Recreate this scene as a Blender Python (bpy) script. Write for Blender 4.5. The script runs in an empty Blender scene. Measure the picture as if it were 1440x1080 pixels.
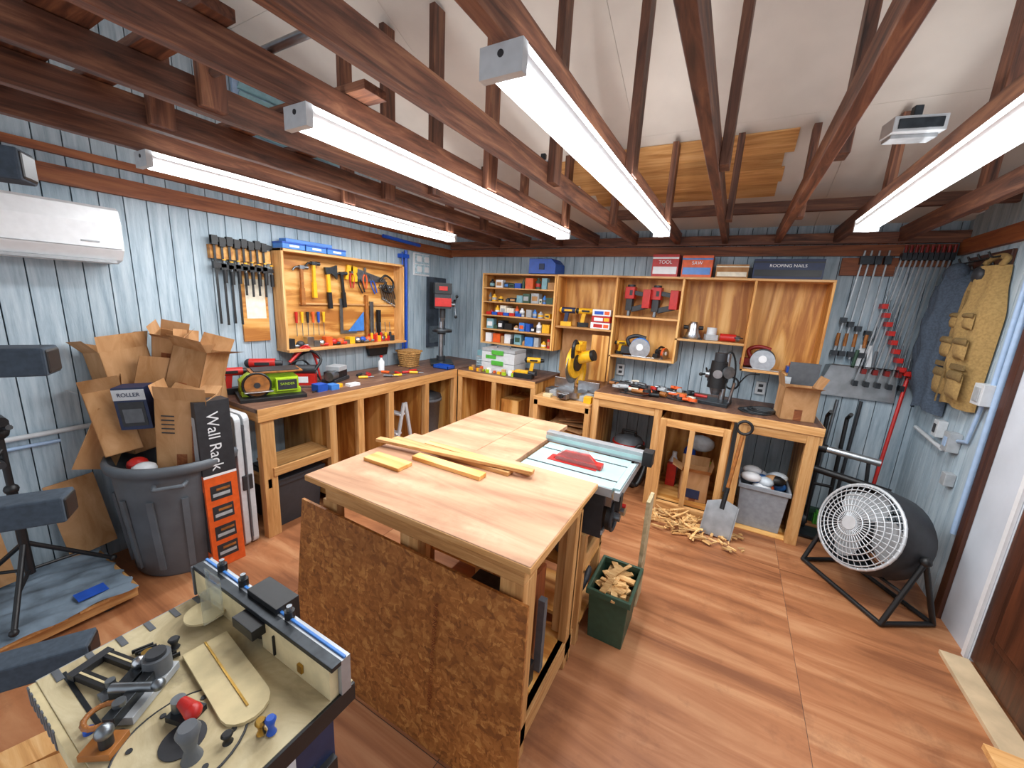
import bpy, bmesh, math, random
from mathutils import Vector, Matrix, Euler
random.seed(7)
S=bpy.context.scene
COL=bpy.context.collection
PI=math.pi
# ------------------------------------------------------------------ camera
f=553.5
vy=Vector((315,-102,f)).normalized()
vx=Vector((1030,177,-f)).normalized()
vx=(vx-vy*vx.dot(vy)).normalized()
vz=vx.cross(vy)
cd=bpy.data.cameras.new('camera'); cam=bpy.data.objects.new('camera',cd); COL.objects.link(cam)
cd.sensor_width=36; cd.lens=36*f/1440; cd.clip_start=0.02
cam.matrix_world=Matrix(((vx[0],-vx[1],-vx[2],0),(vy[0],-vy[1],-vy[2],0),(vz[0],-vz[1],-vz[2],1.7),(0,0,0,1)))
S.camera=cam
try:
    S.view_settings.view_transform='Standard'
    S.view_settings.look='None'
    S.view_settings.exposure=0.0
except Exception: pass
# ------------------------------------------------------------------ materials
MATS={}
def lin(h):
    if isinstance(h,(tuple,list)): return tuple(h)+(1,) if len(h)==3 else h
    r=[int(h[i:i+2],16)/255 for i in (0,2,4)]
    return tuple(c/12.92 if c<=.04045 else ((c+.055)/1.055)**2.4 for c in r)+(1,)
def newmat(k):
    m=bpy.data.materials.new(k); m.use_nodes=True; nt=m.node_tree
    MATS[k]=m
    return m,nt,nt.nodes['Principled BSDF']
def plain(k,c,rough=.5,metal=0,emit=0,trans=0,noise=.10,alpha=1,nscale=30):
    m,nt,p=newmat(k); c=lin(c)
    p.inputs['Roughness'].default_value=rough; p.inputs['Metallic'].default_value=metal
    if noise>0:
        tc=nt.nodes.new('ShaderNodeTexCoord'); n=nt.nodes.new('ShaderNodeTexNoise'); n.inputs['Scale'].default_value=nscale; n.inputs['Detail'].default_value=4
        r=nt.nodes.new('ShaderNodeValToRGB'); nt.links.new(tc.outputs['Object'],n.inputs['Vector']); nt.links.new(n.outputs['Fac'],r.inputs[0])
        r.color_ramp.elements[0].position=.35; r.color_ramp.elements[1].position=.65
        r.color_ramp.elements[0].color=tuple(x*(1-noise) for x in c[:3])+(1,); r.color_ramp.elements[1].color=tuple(min(1,x*(1+noise)) for x in c[:3])+(1,)
        nt.links.new(r.outputs[0],p.inputs['Base Color'])
    else: p.inputs['Base Color'].default_value=c
    if emit: p.inputs['Emission Color'].default_value=c; p.inputs['Emission Strength'].default_value=emit
    if trans: p.inputs['Transmission Weight'].default_value=trans
    if alpha<1: p.inputs['Alpha'].default_value=alpha
    return m
def ramp(nt,stops):
    r=nt.nodes.new('ShaderNodeValToRGB'); e=r.color_ramp.elements
    e[0].position=stops[0][0]; e[0].color=lin(stops[0][1]); e[1].position=stops[-1][0]; e[1].color=lin(stops[-1][1])
    for pos,c in stops[1:-1]:
        x=e.new(pos); x.color=lin(c)
    return r
def wood(k,cols,axis='X',scale=14,stretch=14,rough=.6,dist=1.2,wave=False,isl=.25,bump=.15,dirt=None,wamp=.16):
    m,nt,p=newmat(k); N=nt.nodes; Lk=nt.links
    tc=N.new('ShaderNodeTexCoord'); mp=N.new('ShaderNodeMapping'); Lk.new(tc.outputs['Object'],mp.inputs[0])
    sc=[scale]*3; sc['XYZ'.index(axis)]=scale/stretch; mp.inputs['Scale'].default_value=sc
    geo=N.new('ShaderNodeNewGeometry')
    ml=N.new('ShaderNodeMath'); ml.operation='MULTIPLY'; ml.inputs[1].default_value=37.0; Lk.new(geo.outputs['Random Per Island'],ml.inputs[0])
    cx=N.new('ShaderNodeCombineXYZ')
    for i in range(3): Lk.new(ml.outputs[0],cx.inputs[i])
    Lk.new(cx.outputs[0],mp.inputs['Location'])
    n=N.new('ShaderNodeTexNoise'); n.inputs['Scale'].default_value=1; n.inputs['Detail'].default_value=7; n.inputs['Distortion'].default_value=dist; n.inputs['Roughness'].default_value=.62
    Lk.new(mp.outputs[0],n.inputs['Vector'])
    fac=n.outputs['Fac']
    if wave:
        w=N.new('ShaderNodeTexNoise'); w.inputs['Scale'].default_value=.28; w.inputs['Detail'].default_value=1.5; w.inputs['Distortion'].default_value=.6; Lk.new(mp.outputs[0],w.inputs['Vector'])
        mm=N.new('ShaderNodeMath'); mm.operation='MULTIPLY'; mm.inputs[1].default_value=34; Lk.new(w.outputs['Fac'],mm.inputs[0])
        sn=N.new('ShaderNodeMath'); sn.operation='SINE'; Lk.new(mm.outputs[0],sn.inputs[0])
        ma=N.new('ShaderNodeMath'); ma.operation='MULTIPLY_ADD'; ma.inputs[1].default_value=wamp; Lk.new(sn.outputs[0],ma.inputs[0]); Lk.new(n.outputs['Fac'],ma.inputs[2])
        fac=ma.outputs[0]
    r=ramp(nt,[(.30+i*.42/(len(cols)-1),c) for i,c in enumerate(cols)]); Lk.new(fac,r.inputs[0])
    hv=N.new('ShaderNodeHueSaturation'); Lk.new(r.outputs[0],hv.inputs['Color'])
    mv=N.new('ShaderNodeMapRange'); mv.inputs['To Min'].default_value=1-isl; mv.inputs['To Max'].default_value=1+isl; Lk.new(geo.outputs['Random Per Island'],mv.inputs['Value']); Lk.new(mv.outputs[0],hv.inputs['Value'])
    out=hv.outputs[0]
    if dirt:
        dn=N.new('ShaderNodeTexNoise'); dn.inputs['Scale'].default_value=dirt[1]; dn.inputs['Detail'].default_value=8; dn.inputs['Roughness'].default_value=.7; Lk.new(tc.outputs['Object'],dn.inputs['Vector'])
        dr=N.new('ShaderNodeMapRange'); dr.inputs['From Min'].default_value=dirt[2]; dr.inputs['From Max'].default_value=dirt[2]+.22; dr.inputs['To Max'].default_value=dirt[3]; Lk.new(dn.outputs['Fac'],dr.inputs['Value'])
        mx=N.new('ShaderNodeMix'); mx.data_type='RGBA'; Lk.new(dr.outputs[0],mx.inputs['Factor']); Lk.new(out,mx.inputs['A']); mx.inputs['B'].default_value=lin(dirt[0]); out=mx.outputs['Result']
    Lk.new(out,p.inputs['Base Color']); p.inputs['Roughness'].default_value=rough
    b=N.new('ShaderNodeBump'); b.inputs['Strength'].default_value=bump; b.inputs['Distance'].default_value=.01; Lk.new(fac,b.inputs['Height']); Lk.new(b.outputs[0],p.inputs['Normal'])
    return m
for ax in 'XYZ':
    wood('beam'+ax,['33201a','6e4533','9c6c4e'],ax,scale=26,stretch=12,rough=.55,isl=.3)
    wood('ply'+ax,['a96a2c','d3984c','e8b670'],ax,scale=13,stretch=9,rough=.5,wave=True,isl=.14)
    wood('pine'+ax,['ad7842','cf9b5f','e0b680'],ax,scale=26,stretch=14,rough=.55,isl=.16)
    wood('trim'+ax,['5a2c14','8a4c28','a5663a'],ax,scale=22,stretch=12,rough=.55,isl=.12)
wood('tabletop',['9e7355','be9270','cfa584'],'X',scale=7,stretch=7,rough=.65,wave=True,wamp=.07,isl=.05,dirt=('96684a',3.5,.50,.6))
wood('ctop',['4a3024','6a4a3a','8a6a55'],'Y',scale=12,stretch=7,rough=.5,isl=.05,dirt=('b59a82',7,.6,.5))
wood('floor',['84502f','a76c44','bf8a60'],'X',scale=8,stretch=9,rough=.55,isl=.03,wave=True,wamp=.08,dirt=('6e4229',5.0,.54,.65),bump=.06)
wood('redply',['5d2a12','8a4722','a05c30'],'Z',scale=12,stretch=7,rough=.5,isl=.1)
wood('cardboard',['a07042','b4875a','c4976c'],'Z',scale=9,stretch=3,rough=.85,isl=.14,bump=.03)
wood('dusty',['998c6c','bcac86','d6caa6'],'X',scale=8,stretch=1.5,rough=.8,isl=.03,bump=.1,dirt=('6a6757',9,.58,.8))
wood('doorbrown',['2f170d','4a2717','63351f'],'Z',scale=18,stretch=14,rough=.45,isl=.1)
wood('scrap',['b27b42','dcae70','f0d09a'],'X',scale=30,stretch=4,rough=.7,isl=.3)
wood('wicker',['6b4722','a77a41','cda468'],'X',scale=60,stretch=1,rough=.8,isl=.2)
def osb():
    m,nt,p=newmat('osb'); N=nt.nodes; Lk=nt.links
    tc=N.new('ShaderNodeTexCoord'); no=N.new('ShaderNodeTexNoise'); no.inputs['Scale'].default_value=22; no.inputs['Detail'].default_value=4
    Lk.new(tc.outputs['Object'],no.inputs['Vector'])
    mp=N.new('ShaderNodeVectorMath'); mp.operation='MULTIPLY_ADD'; mp.inputs[1].default_value=(.09,.05,.06); Lk.new(no.outputs['Color'],mp.inputs[0]); Lk.new(tc.outputs['Object'],mp.inputs[2])
    outs=[]
    for rot,sc in ((.5,(30,60,75)),(-.7,(80,60,28))):
        m2=N.new('ShaderNodeMapping'); m2.inputs['Scale'].default_value=sc; m2.inputs['Rotation'].default_value=(0,rot,0); Lk.new(mp.outputs[0],m2.inputs[0])
        v=N.new('ShaderNodeTexVoronoi'); v.inputs['Scale'].default_value=1; Lk.new(m2.outputs[0],v.inputs['Vector'])
        s=N.new('ShaderNodeSeparateColor'); Lk.new(v.outputs['Color'],s.inputs[0]); outs.append(s.outputs[0])
    av=N.new('ShaderNodeMath'); av.operation='ADD'; Lk.new(outs[0],av.inputs[0]); Lk.new(outs[1],av.inputs[1])
    hf=N.new('ShaderNodeMath'); hf.operation='MULTIPLY'; hf.inputs[1].default_value=.5; Lk.new(av.outputs[0],hf.inputs[0])
    r=ramp(nt,[(.1,'855026'),(.4,'a3652e'),(.65,'b5753a'),(.95,'cf9450')]); Lk.new(hf.outputs[0],r.inputs[0])
    n2=N.new('ShaderNodeTexNoise'); n2.inputs['Scale'].default_value=4; n2.inputs['Detail'].default_value=6; Lk.new(tc.outputs['Object'],n2.inputs['Vector'])
    mr=N.new('ShaderNodeMapRange'); mr.inputs['From Min'].default_value=.3; mr.inputs['From Max'].default_value=.7; mr.inputs['To Min'].default_value=.8; mr.inputs['To Max'].default_value=1.1; Lk.new(n2.outputs['Fac'],mr.inputs['Value'])
    mx=N.new('ShaderNodeMix'); mx.data_type='RGBA'; mx.blend_type='MULTIPLY'; mx.inputs['Factor'].default_value=1; Lk.new(r.outputs[0],mx.inputs['A']); Lk.new(mr.outputs[0],mx.inputs['B'])
    Lk.new(mx.outputs['Result'],p.inputs['Base Color']); p.inputs['Roughness'].default_value=.5
osb()
def siding(k,c1,c2,c3):
    m,nt,p=newmat(k); N=nt.nodes; Lk=nt.links
    tc=N.new('ShaderNodeTexCoord'); mp=N.new('ShaderNodeMapping'); mp.inputs['Scale'].default_value=(30,30,2.5); Lk.new(tc.outputs['Object'],mp.inputs[0])
    n=N.new('ShaderNodeTexNoise'); n.inputs['Scale'].default_value=1; n.inputs['Detail'].default_value=8; n.inputs['Roughness'].default_value=.7; Lk.new(mp.outputs[0],n.inputs['Vector'])
    r=ramp(nt,[(.28,c1),(.5,c2),(.75,c3)]); Lk.new(n.outputs['Fac'],r.inputs[0])
    geo=N.new('ShaderNodeNewGeometry'); hv=N.new('ShaderNodeHueSaturation'); mv=N.new('ShaderNodeMapRange'); mv.inputs['To Min'].default_value=.93; mv.inputs['To Max'].default_value=1.07
    Lk.new(geo.outputs['Random Per Island'],mv.inputs['Value']); Lk.new(mv.outputs[0],hv.inputs['Value']); Lk.new(r.outputs[0],hv.inputs['Color'])
    Lk.new(hv.outputs[0],p.inputs['Base Color']); p.inputs['Roughness'].default_value=.6
    b=N.new('ShaderNodeBump'); b.inputs['Strength'].default_value=.25; b.inputs['Distance'].default_value=.01; Lk.new(n.outputs['Fac'],b.inputs['Height']); Lk.new(b.outputs[0],p.inputs['Normal'])
siding('siding','8498a6','a8bac5','c4d1d8')
plain('groove','3a4650',.9)
plain('foam','d8d0c6',.8,noise=.06,nscale=3)
plain('white','e6e8ea',.35,noise=.03); plain('offwhite','c9cdd0',.5,noise=.05)
plain('whitewall','ccd3dc',.5,noise=.05,nscale=5); plain('threshold','cdb592',.6,noise=.15,nscale=8); plain('wire','c9ced2',.3,.3,noise=.03)
plain('black','17181a',.45,noise=.2); plain('dark','2b2d31',.5,noise=.15); plain('grey','5d6166',.5); plain('canGrey','5d6369',.5,noise=.12,nscale=8)
plain('lgrey','a4a8ab',.4); plain('silver','b9bcc0',.28,1,noise=.1); plain('alu','a9aeb2',.35,.5,noise=.06); plain('steel','858b90',.35,.9,noise=.15); plain('galv','b0b6b9',.3,.8,noise=.15,nscale=12); plain('dsteel','3e4246',.4,.8,noise=.2)
plain('red','b8201a',.4); plain('dred','7e1712',.45); plain('yellow','eab020',.4); plain('orange','dd5c22',.45); plain('green','a4c422',.4); plain('dgreen','33503f',.5)
plain('systgreen','4fa83c',.4); plain('blue','1d4fae',.4); plain('lblue','3f7cc8',.35); plain('navy','1c2a4c',.5); plain('teal','7aa6b0',.4)
plain('pipeblue','1c4fb8',.35); plain('sawtop','a9c6c6',.35,.2,noise=.06,nscale=10); plain('padgrey','3d4854',.9,noise=.15,nscale=60)
plain('khaki','9a7d4c',.95,noise=.15,nscale=80); plain('khakid','76603a',.95,noise=.15,nscale=80); plain('slate','465261',.95,noise=.2,nscale=80)
plain('tarp','6c7b88',.8,noise=.45,nscale=7); plain('brass','b8924a',.3,1); plain('conduit','9fb8d6',.4,noise=.05); plain('paper','e8e0cc',.7); plain('tote','33373d',.45)
plain('totegrey','8d949c',.45); plain('brownhandle','9a5f28',.5,noise=.25); plain('bag','c9d4dc',.3,noise=.2,nscale=15)
plain('acryl','e8f4f4',.05,trans=.9,noise=0,alpha=.45); plain('glassblk','b6cdd6',.15,noise=.25,nscale=40)
plain('dust','d0c096',.9,noise=.12,nscale=20); plain('posterd','3c4450',.4,noise=.5,nscale=8)
m=plain('tube','f4f9ff',.4,noise=0); MATS['tube'].node_tree.nodes['Principled BSDF'].inputs['Emission Color'].default_value=(.93,.97,1,1); MATS['tube'].node_tree.nodes['Principled BSDF'].inputs['Emission Strength'].default_value=8
# ------------------------------------------------------------------ builder
class B:
    def __init__(s):
        s.v=[]; s.f=[]; s.fm=[]; s.sm=[]; s.slots=[]; s.M=Matrix.Identity(4); s.kids=[]
    def mi(s,k):
        if k not in s.slots: s.slots.append(k)
        return s.slots.index(k)
    def add(s,vs,fs,mat,smooth=False,M=None):
        T=s.M@M if M is not None else s.M
        o=len(s.v); s.v+= [T@Vector(v) for v in vs]; i=s.mi(mat)
        for q in fs: s.f.append([o+a for a in q]); s.fm.append(i); s.sm.append(smooth)
        return s
    def box(s,x0,x1,y0,y1,z0,z1,mat,M=None):
        vs=[(x,y,z) for x in (x0,x1) for y in (y0,y1) for z in (z0,z1)]
        return s.add(vs,[(0,1,3,2),(4,6,7,5),(0,4,5,1),(2,3,7,6),(0,2,6,4),(1,5,7,3)],mat,False,M)
    def bx(s,c,sz,mat,rot=(0,0,0)):
        M=Matrix.Translation(c)@Euler(rot).to_matrix().to_4x4()
        a,b,c2=[q/2 for q in sz]; return s.box(-a,a,-b,b,-c2,c2,mat,M)
    def stick(s,p0,p1,w,t,mat,up=(0,0,1)):
        p0=Vector(p0);p1=Vector(p1); d=(p1-p0); L=d.length; z=d.normalized(); u=Vector(up)
        if abs(z.dot(u))>.98: u=Vector((0,1,0))
        x=u.cross(z).normalized(); y=z.cross(x)
        M=Matrix(((x.x,y.x,z.x,p0.x),(x.y,y.y,z.y,p0.y),(x.z,y.z,z.z,p0.z),(0,0,0,1)))
        return s.box(-w/2,w/2,-t/2,t/2,0,L,mat,M)
    def cyl(s,p0,p1,r,mat,r2=None,n=16,cap=True,smooth=True):
        p0=Vector(p0);p1=Vector(p1); z=(p1-p0); L=z.length
        if L<1e-6: return s
        M=Matrix.Translation(p0)@z.to_track_quat('Z','Y').to_matrix().to_4x4()
        r2=r if r2 is None else r2
        return s.lathe([(r,0),(r2,L)],mat,M,n,cap,smooth)
    def lathe(s,prof,mat,M=None,n=20,cap=True,smooth=True):
        vs=[];fs=[]
        for (r,z) in prof:
            for i in range(n):
                a=2*PI*i/n; vs.append((r*math.cos(a),r*math.sin(a),z))
        for j in range(len(prof)-1):
            for i in range(n):
                k=(i+1)%n; fs.append((j*n+i,j*n+k,(j+1)*n+k,(j+1)*n+i))
        s.add(vs,fs,mat,smooth,M)
        if cap:
            for j,rev in ((0,True),(len(prof)-1,False)):
                if prof[j][0]>1e-5:
                    q=[(prof[j][0]*math.cos(2*PI*i/n),prof[j][0]*math.sin(2*PI*i/n),prof[j][1]) for i in range(n)]
                    s.add(q,[tuple(range(n))[::-1] if rev else tuple(range(n))],mat,False,M)
        return s
    def sph(s,c,r,mat,n=12):
        if not isinstance(r,(tuple,list)): r=(r,r,r)
        m=max(6,n//2); prof=[(math.sin(PI*i/m),-math.cos(PI*i/m)) for i in range(m+1)]
        M=Matrix.Translation(c)@Matrix.Diagonal((r[0],r[1],r[2],1))
        return s.lathe([(max(a,1e-6),b) for a,b in prof],mat,M,n,False)
    def tube(s,pts,r,mat,n=8):
        for a,b in zip(pts,pts[1:]): s.cyl(a,b,r,mat,n=n)
        for p in pts[1:-1]: s.sph(p,r*1.0,mat,8)
        return s
    def curve(s,pts,r,mat,n=6,sub=6):
        P=[Vector(p) for p in pts]; Q=[P[0]+(P[0]-P[1])]+P+[P[-1]+(P[-1]-P[-2])]; out=[]
        for i in range(1,len(Q)-2):
            for j in range(sub):
                t=j/sub; a,b,c,d=Q[i-1],Q[i],Q[i+1],Q[i+2]
                out.append(.5*((2*b)+(c-a)*t+(2*a-5*b+4*c-d)*t*t+(3*b-a-3*c+d)*t**3))
        out.append(P[-1]); return s.tube(out,r,mat,n)
    def prism(s,poly,z0,z1,mat,M=None):
        n=len(poly); vs=[(x,y,z0) for x,y in poly]+[(x,y,z1) for x,y in poly]
        fs=[tuple(range(n))[::-1],tuple(range(n,2*n))]+[(i,(i+1)%n,n+(i+1)%n,n+i) for i in range(n)]
        return s.add(vs,fs,mat,False,M)
    def disc(s,c,ax,r,t,mat,n=28):
        c=Vector(c); a=Vector(ax).normalized()*t/2; return s.cyl(c-a,c+a,r,mat,n=n)
    def torus(s,c,ax,R,r,mat,n=28,m=6,arc=2*PI):
        c=Vector(c); q=Vector(ax).to_track_quat('Z','Y')
        pts=[c+q@Vector((R*math.cos(arc*i/n),R*math.sin(arc*i/n),0)) for i in range(n+1)]
        return s.tube(pts,r,mat,m)
    def text(s,t,M,size,mat):
        s.kids.append((t,s.M@M,size,mat)); return s
    def done(s,name,bevel=0.0,recalc=True):
        if not s.v: return None
        xs=[v.x for v in s.v];ys=[v.y for v in s.v];zs=[v.z for v in s.v]
        o=Vector(((min(xs)+max(xs))/2,(min(ys)+max(ys))/2,min(zs)))
        me=bpy.data.meshes.new(name); me.from_pydata([v-o for v in s.v],[],s.f)
        for k in s.slots: me.materials.append(MATS[k])
        for p,i,sm in zip(me.polygons,s.fm,s.sm): p.material_index=i; p.use_smooth=sm
        bm=bmesh.new(); bm.from_mesh(me); bmesh.ops.recalc_face_normals(bm,faces=bm.faces); bm.to_mesh(me); bm.free()
        ob=bpy.data.objects.new(name,me); ob.location=o; COL.objects.link(ob)
        if bevel:
            md=ob.modifiers.new('bevel','BEVEL'); md.width=bevel; md.segments=2; md.limit_method='ANGLE'; md.angle_limit=math.radians(50)
        for t,M,size,mat in s.kids:
            c=bpy.data.curves.new('label','FONT'); c.body=t; c.size=size; c.extrude=.0004; c.materials.append(MATS[mat]); c.align_x='CENTER'; c.align_y='CENTER'
            k=bpy.data.objects.new('label',c); k.parent=ob; k.matrix_local=Matrix.Translation(-o)@M; COL.objects.link(k)
        return ob
def fr(o,X,Y,Z): 
    return Matrix(((X[0],Y[0],Z[0],o[0]),(X[1],Y[1],Z[1],o[1]),(X[2],Y[2],Z[2],o[2]),(0,0,0,1)))
WX,WY,RX=-3.18,4.06,1.32
def FL(y,z,x=WX+.002): return fr((x,y,z),(0,1,0),(0,0,1),(1,0,0))
def FB(x,z,y=WY-.002): return fr((x,y,z),(1,0,0),(0,0,1),(0,-1,0))
def FR(y,z,x=RX-.002): return fr((x,y,z),(0,-1,0),(0,0,1),(-1,0,0))
def T(x,y,z,rz=0,rx=0,ry=0): return Matrix.Translation((x,y,z))@Euler((rx,ry,rz)).to_matrix().to_4x4()
def rotl(a): return Matrix.Rotation(a,4,'Z')
I4=Matrix.Identity(4)
# ------------------------------------------------------------------ room
def roofz(y): return 2.40+.4*(4.06-y) if y>.3 else 2.40+.4*3.76-.4*(.3-y)
Y0=-1.6
b=B(); b.box(WX-.2,1.9,Y0,WY+.1,-.06,-.003,'groove')
for x0,x1 in ((WX-.2,-1.96),(-1.957,-.72),(-.717,.52),(.522,1.9)):
    for y0,y1 in ((Y0,.9),(.903,3.0),(3.002,WY+.1)): b.box(x0,x1,y0,y1,-.04,0,'floor')
b.done('floor')
b=B(); b.box(WX-.08,RX+.3,WY+.012,WY+.08,0,2.44,'groove')
x=WX-.05
while x<RX+.28: b.box(x,x+.0995,WY,WY+.03,0,2.44,'siding'); x+=.105
b.done('wall_back')
b=B(); y=Y0
while y<WY:
    y1=min(y+.0995,WY); b.box(WX-.03,WX,y,y1,0,min(roofz(y),roofz(y1)),'siding'); b.box(WX-.06,WX-.012,y,y+.105,0,min(roofz(y),roofz(y1)),'groove'); y+=.105
b.done('wall_left')
b=B(); y=3.06
while y<WY:
    y1=min(y+.0995,WY); b.box(RX,RX+.03,y,y1,0,roofz(y1),'siding'); y+=.105
b.box(RX+.012,RX+.08,3.0,WY,0,2.4,'groove')
b.box(RX+.0,RX+.1,Y0,3.06,2.25,2.8,'siding'); b.box(RX+.001,RX+.1,2.68,3.06,0,2.3,'whitewall')
b.box(RX+.05,RX+.1,Y0,2.68,0,2.3,'whitewall')
b.done('wall_right')
b=B()
for x0,x1 in ((WX-.06,-2.0),(-1.998,-.78),(-.778,.44),(.442,RX+.3)):
    for ya,yb in ((3.0,4.3),(1.7,2.998),(.3,1.698),(-1.0,.298),(Y0-.3,-1.002)):
        za,zb=roofz(ya),roofz(yb)
        b.add([(x0,ya,za),(x1,ya,za),(x1,yb,zb),(x0,yb,zb),(x0,ya,za+.05),(x1,ya,za+.05),(x1,yb,zb+.05),(x0,yb,zb+.05)],[(0,1,2,3),(4,7,6,5),(0,4,5,1),(3,2,6,7),(0,3,7,4),(1,5,6,2)],'foam')
b.done('ceiling')
b=B()
def rp(x,y,d=.0): return (x,y,roofz(y)-.014-d)
for i,(xa,xb,ya,yb) in enumerate(((-1.42,-.92,3.12,3.25),(-1.38,-.55,3.251,3.38),(-1.2,.12,3.511,3.66),(-.919,.17,3.08,3.25),(-.549,.12,3.251,3.38),(-1.30,-.3,3.381,3.51),(-.299,.14,3.381,3.51))):
    vs=[rp(xa,ya),rp(xb,ya),rp(xb,yb),rp(xa,yb)]; vs+=[(p[0],p[1],p[2]+.01) for p in vs]
    b.add(vs,[(0,1,2,3),(4,7,6,5),(0,4,5,1),(3,2,6,7),(0,3,7,4),(1,5,6,2)],'pineX')
b.done('ceiling_patch')
b=B(); b.box(WX,WX+.035,Y0,WY,2.155,2.245,'trimY'); b.box(WX,WX+.03,Y0,WY,2.30,2.34,'trimY'); b.done('trim_1')
b=B(); b.box(WX+.04,RX-.04,WY-.035,WY,2.165,2.245,'trimX'); b.done('trim_2')
b=B(); b.box(RX-.035,RX,3.07,WY-.04,2.165,2.265,'trimY'); b.done('trim_3')
b=B(); b.box(RX-.02,RX-.001,3.0,3.065,0,2.6,'doorbrown'); b.box(RX-.015,RX-.001,2.69,2.72,0,2.3,'white'); b.done('trim_4')
b=B(); b.box(1.20,1.31,.9,2.66,.0,.02,'threshold'); b.done('trim_5')
b=B(); b.M=Matrix.Translation((-.001,0,0)); b.box(RX+.0,RX+.045,1.78,2.675,.025,2.22,'doorbrown')
for (za,zb) in ((.2,.9),(1.05,1.95)):
    for (ya,yb) in ((1.88,2.18),(2.28,2.58)):
        b.box(RX-.006,RX,ya,yb,za,zb,'doorbrown'); b.box(RX-.012,RX-.006,ya+.04,yb-.04,za+.04,zb-.04,'doorbrown')
b.cyl((RX-.05,1.85,1.0),(RX,1.85,1.0),.012,'brass'); b.sph((RX-.06,1.85,1.0),.028,'brass')
b.done('door_1',.003)
# trusses
CH=[-2.45,-2.07,-1.69,-1.31,-.93,-.55,-.17,.21,.59,.97]
b=B()
for i,x in enumerate(CH):
    w=.021
    b.box(x-w,x+w,Y0,WY-.04,2.262,2.262+.10,'beamY')
    for yy in (1.95,3.05):
        b.box(x+w,x+w+.038,yy-.045,yy+.045,2.27,roofz(yy+.05)-.01,'beamZ')
for x in (-1.69,-2.07): b.box(x+.021,x+.059,.76,.84,2.27,3.2,'beamZ')
b.box(-1.14,-1.10,Y0,3.9,2.42,2.50,'beamY')
b.box(-1.0,RX,3.50,3.54,2.40,2.475,'beamX'); b.box(WX+.05,RX,3.99,4.03,2.25,2.33,'beamX')
b.done('roof_trusses',.003)
b=B(); z=2.364
for (xa,xb,ya,yb) in ((-2.7,-1.55,.40,.52),(-2.9,-1.25,.60,.68),(-2.6,-1.2,1.05,1.15),(-2.9,-1.6,1.35,1.45)):
    b.box(xa,xb,ya,yb,z,z+.03,'beamX')
b.done('stored_lumber',.002)
b=B(); b.tube([(-2.9,.80,2.378),(-.95,.80,2.378)],.013,'silver'); b.done('metal_conduit')
b=B(); b.M=FL(1.66,2.55); b.box(0,.84,0,.5,0,.02,'conduit')
for i in range(9): b.bx((.42,.04+i*.052,.03),(.78,.045,.006),'teal',(.6,0,0))
b.done('gable_vent')
def fluor(x):
    b=B(); y0,y1=.88,3.13
    poly=[(-.056,0),(.056,0),(.056,-.02),(.036,-.042),(-.036,-.042),(-.056,-.02)]
    M=fr((x,y1,2.26),(1,0,0),(0,0,1),(0,-1,0))
    b.prism(poly,0,y1-y0,'white',M)
    b.box(x-.057,x+.057,y0-.012,y0+.012,2.195,2.262,'offwhite'); b.box(x-.057,x+.057,y1-.012,y1+.012,2.195,2.262,'offwhite'); b.cyl((x,y0-.014,2.24),(x,y0-.010,2.24),.008,'dark')
    n=10; prof=[(.048*math.cos(PI+PI*i/n),-.034+.034*math.sin(PI+PI*i/n)) for i in range(n+1)]
    b.prism(prof,.02,y1-y0-.02,'tube',M)
    o=b.done('fluorescent_light')
    def al(nm,loc,rot,w,e):
        l=bpy.data.lights.new(nm,'AREA'); l.shape='RECTANGLE'; l.size=w; l.size_y=2.2; l.energy=e; l.color=(.96,.98,1)
        lo=bpy.data.objects.new(nm,l); lo.parent=o; lo.location=loc; lo.rotation_euler=rot; COL.objects.link(lo)
    al('tube_lamp',(0,0,-.004),(0,0,0),.1,25)
    al('added_uplight',(.066,0,.055),(0,PI-.6,0),.02,3.6); al('added_uplight',(-.066,0,.055),(0,PI+.6,0),.02,3.6)  # added fill lamps to brighten roof and beams; not part of the fixture
for x in (-.55,-1.31,-2.45,.59): fluor(x)
w=bpy.data.worlds.new('world'); S.world=w; w.use_nodes=True; w.node_tree.nodes['Background'].inputs[0].default_value=(.86,.92,1,1); w.node_tree.nodes['Background'].inputs[1].default_value=1.15
def flood(x,y,z,k):
    b=B(); b.M=T(x,y,z,k); b.box(-.09,.09,-.05,.05,-.06,0,'offwhite'); b.box(-.075,.075,-.056,-.05,-.05,-.012,'dsteel'); b.box(-.015,.015,-.015,.015,0,.05,'dsteel'); b.box(-.08,.08,-.02,.05,-.075,-.06,'lgrey'); b.done('flood_light',.004)
flood(.53,2.40,2.52,.2); flood(-1.2,2.45,2.55,.1)
# ------------------------------------------------------------------ AC
b=B(); M=fr((WX+.002,.93,1.77),(1,0,0),(0,0,1),(0,-1,0))
prof=[(0,0),(.10,0),(.17,.02),(.21,.07),(.215,.2),(.20,.275),(.17,.29),(0,.29)]
b.prism(prof,0,.87,'white',M)
b.box(WX+.10,WX+.19,.10,.90,1.772,1.788,'lgrey'); b.box(WX+.212,WX+.2185,.08,.92,1.845,1.849,'lgrey')
b.bx((WX+.216,.80,1.875),(.003,.07,.008),'lgrey')
b.done('air_conditioner',.006)
b=B(); b.tube([(WX+.025,-.8,.84),(WX+.025,1.25,.86)],.014,'offwhite'); b.tube([(WX+.025,-.8,.80),(WX+.025,.6,.80)],.01,'conduit'); b.done('conduit_pipe')
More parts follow.
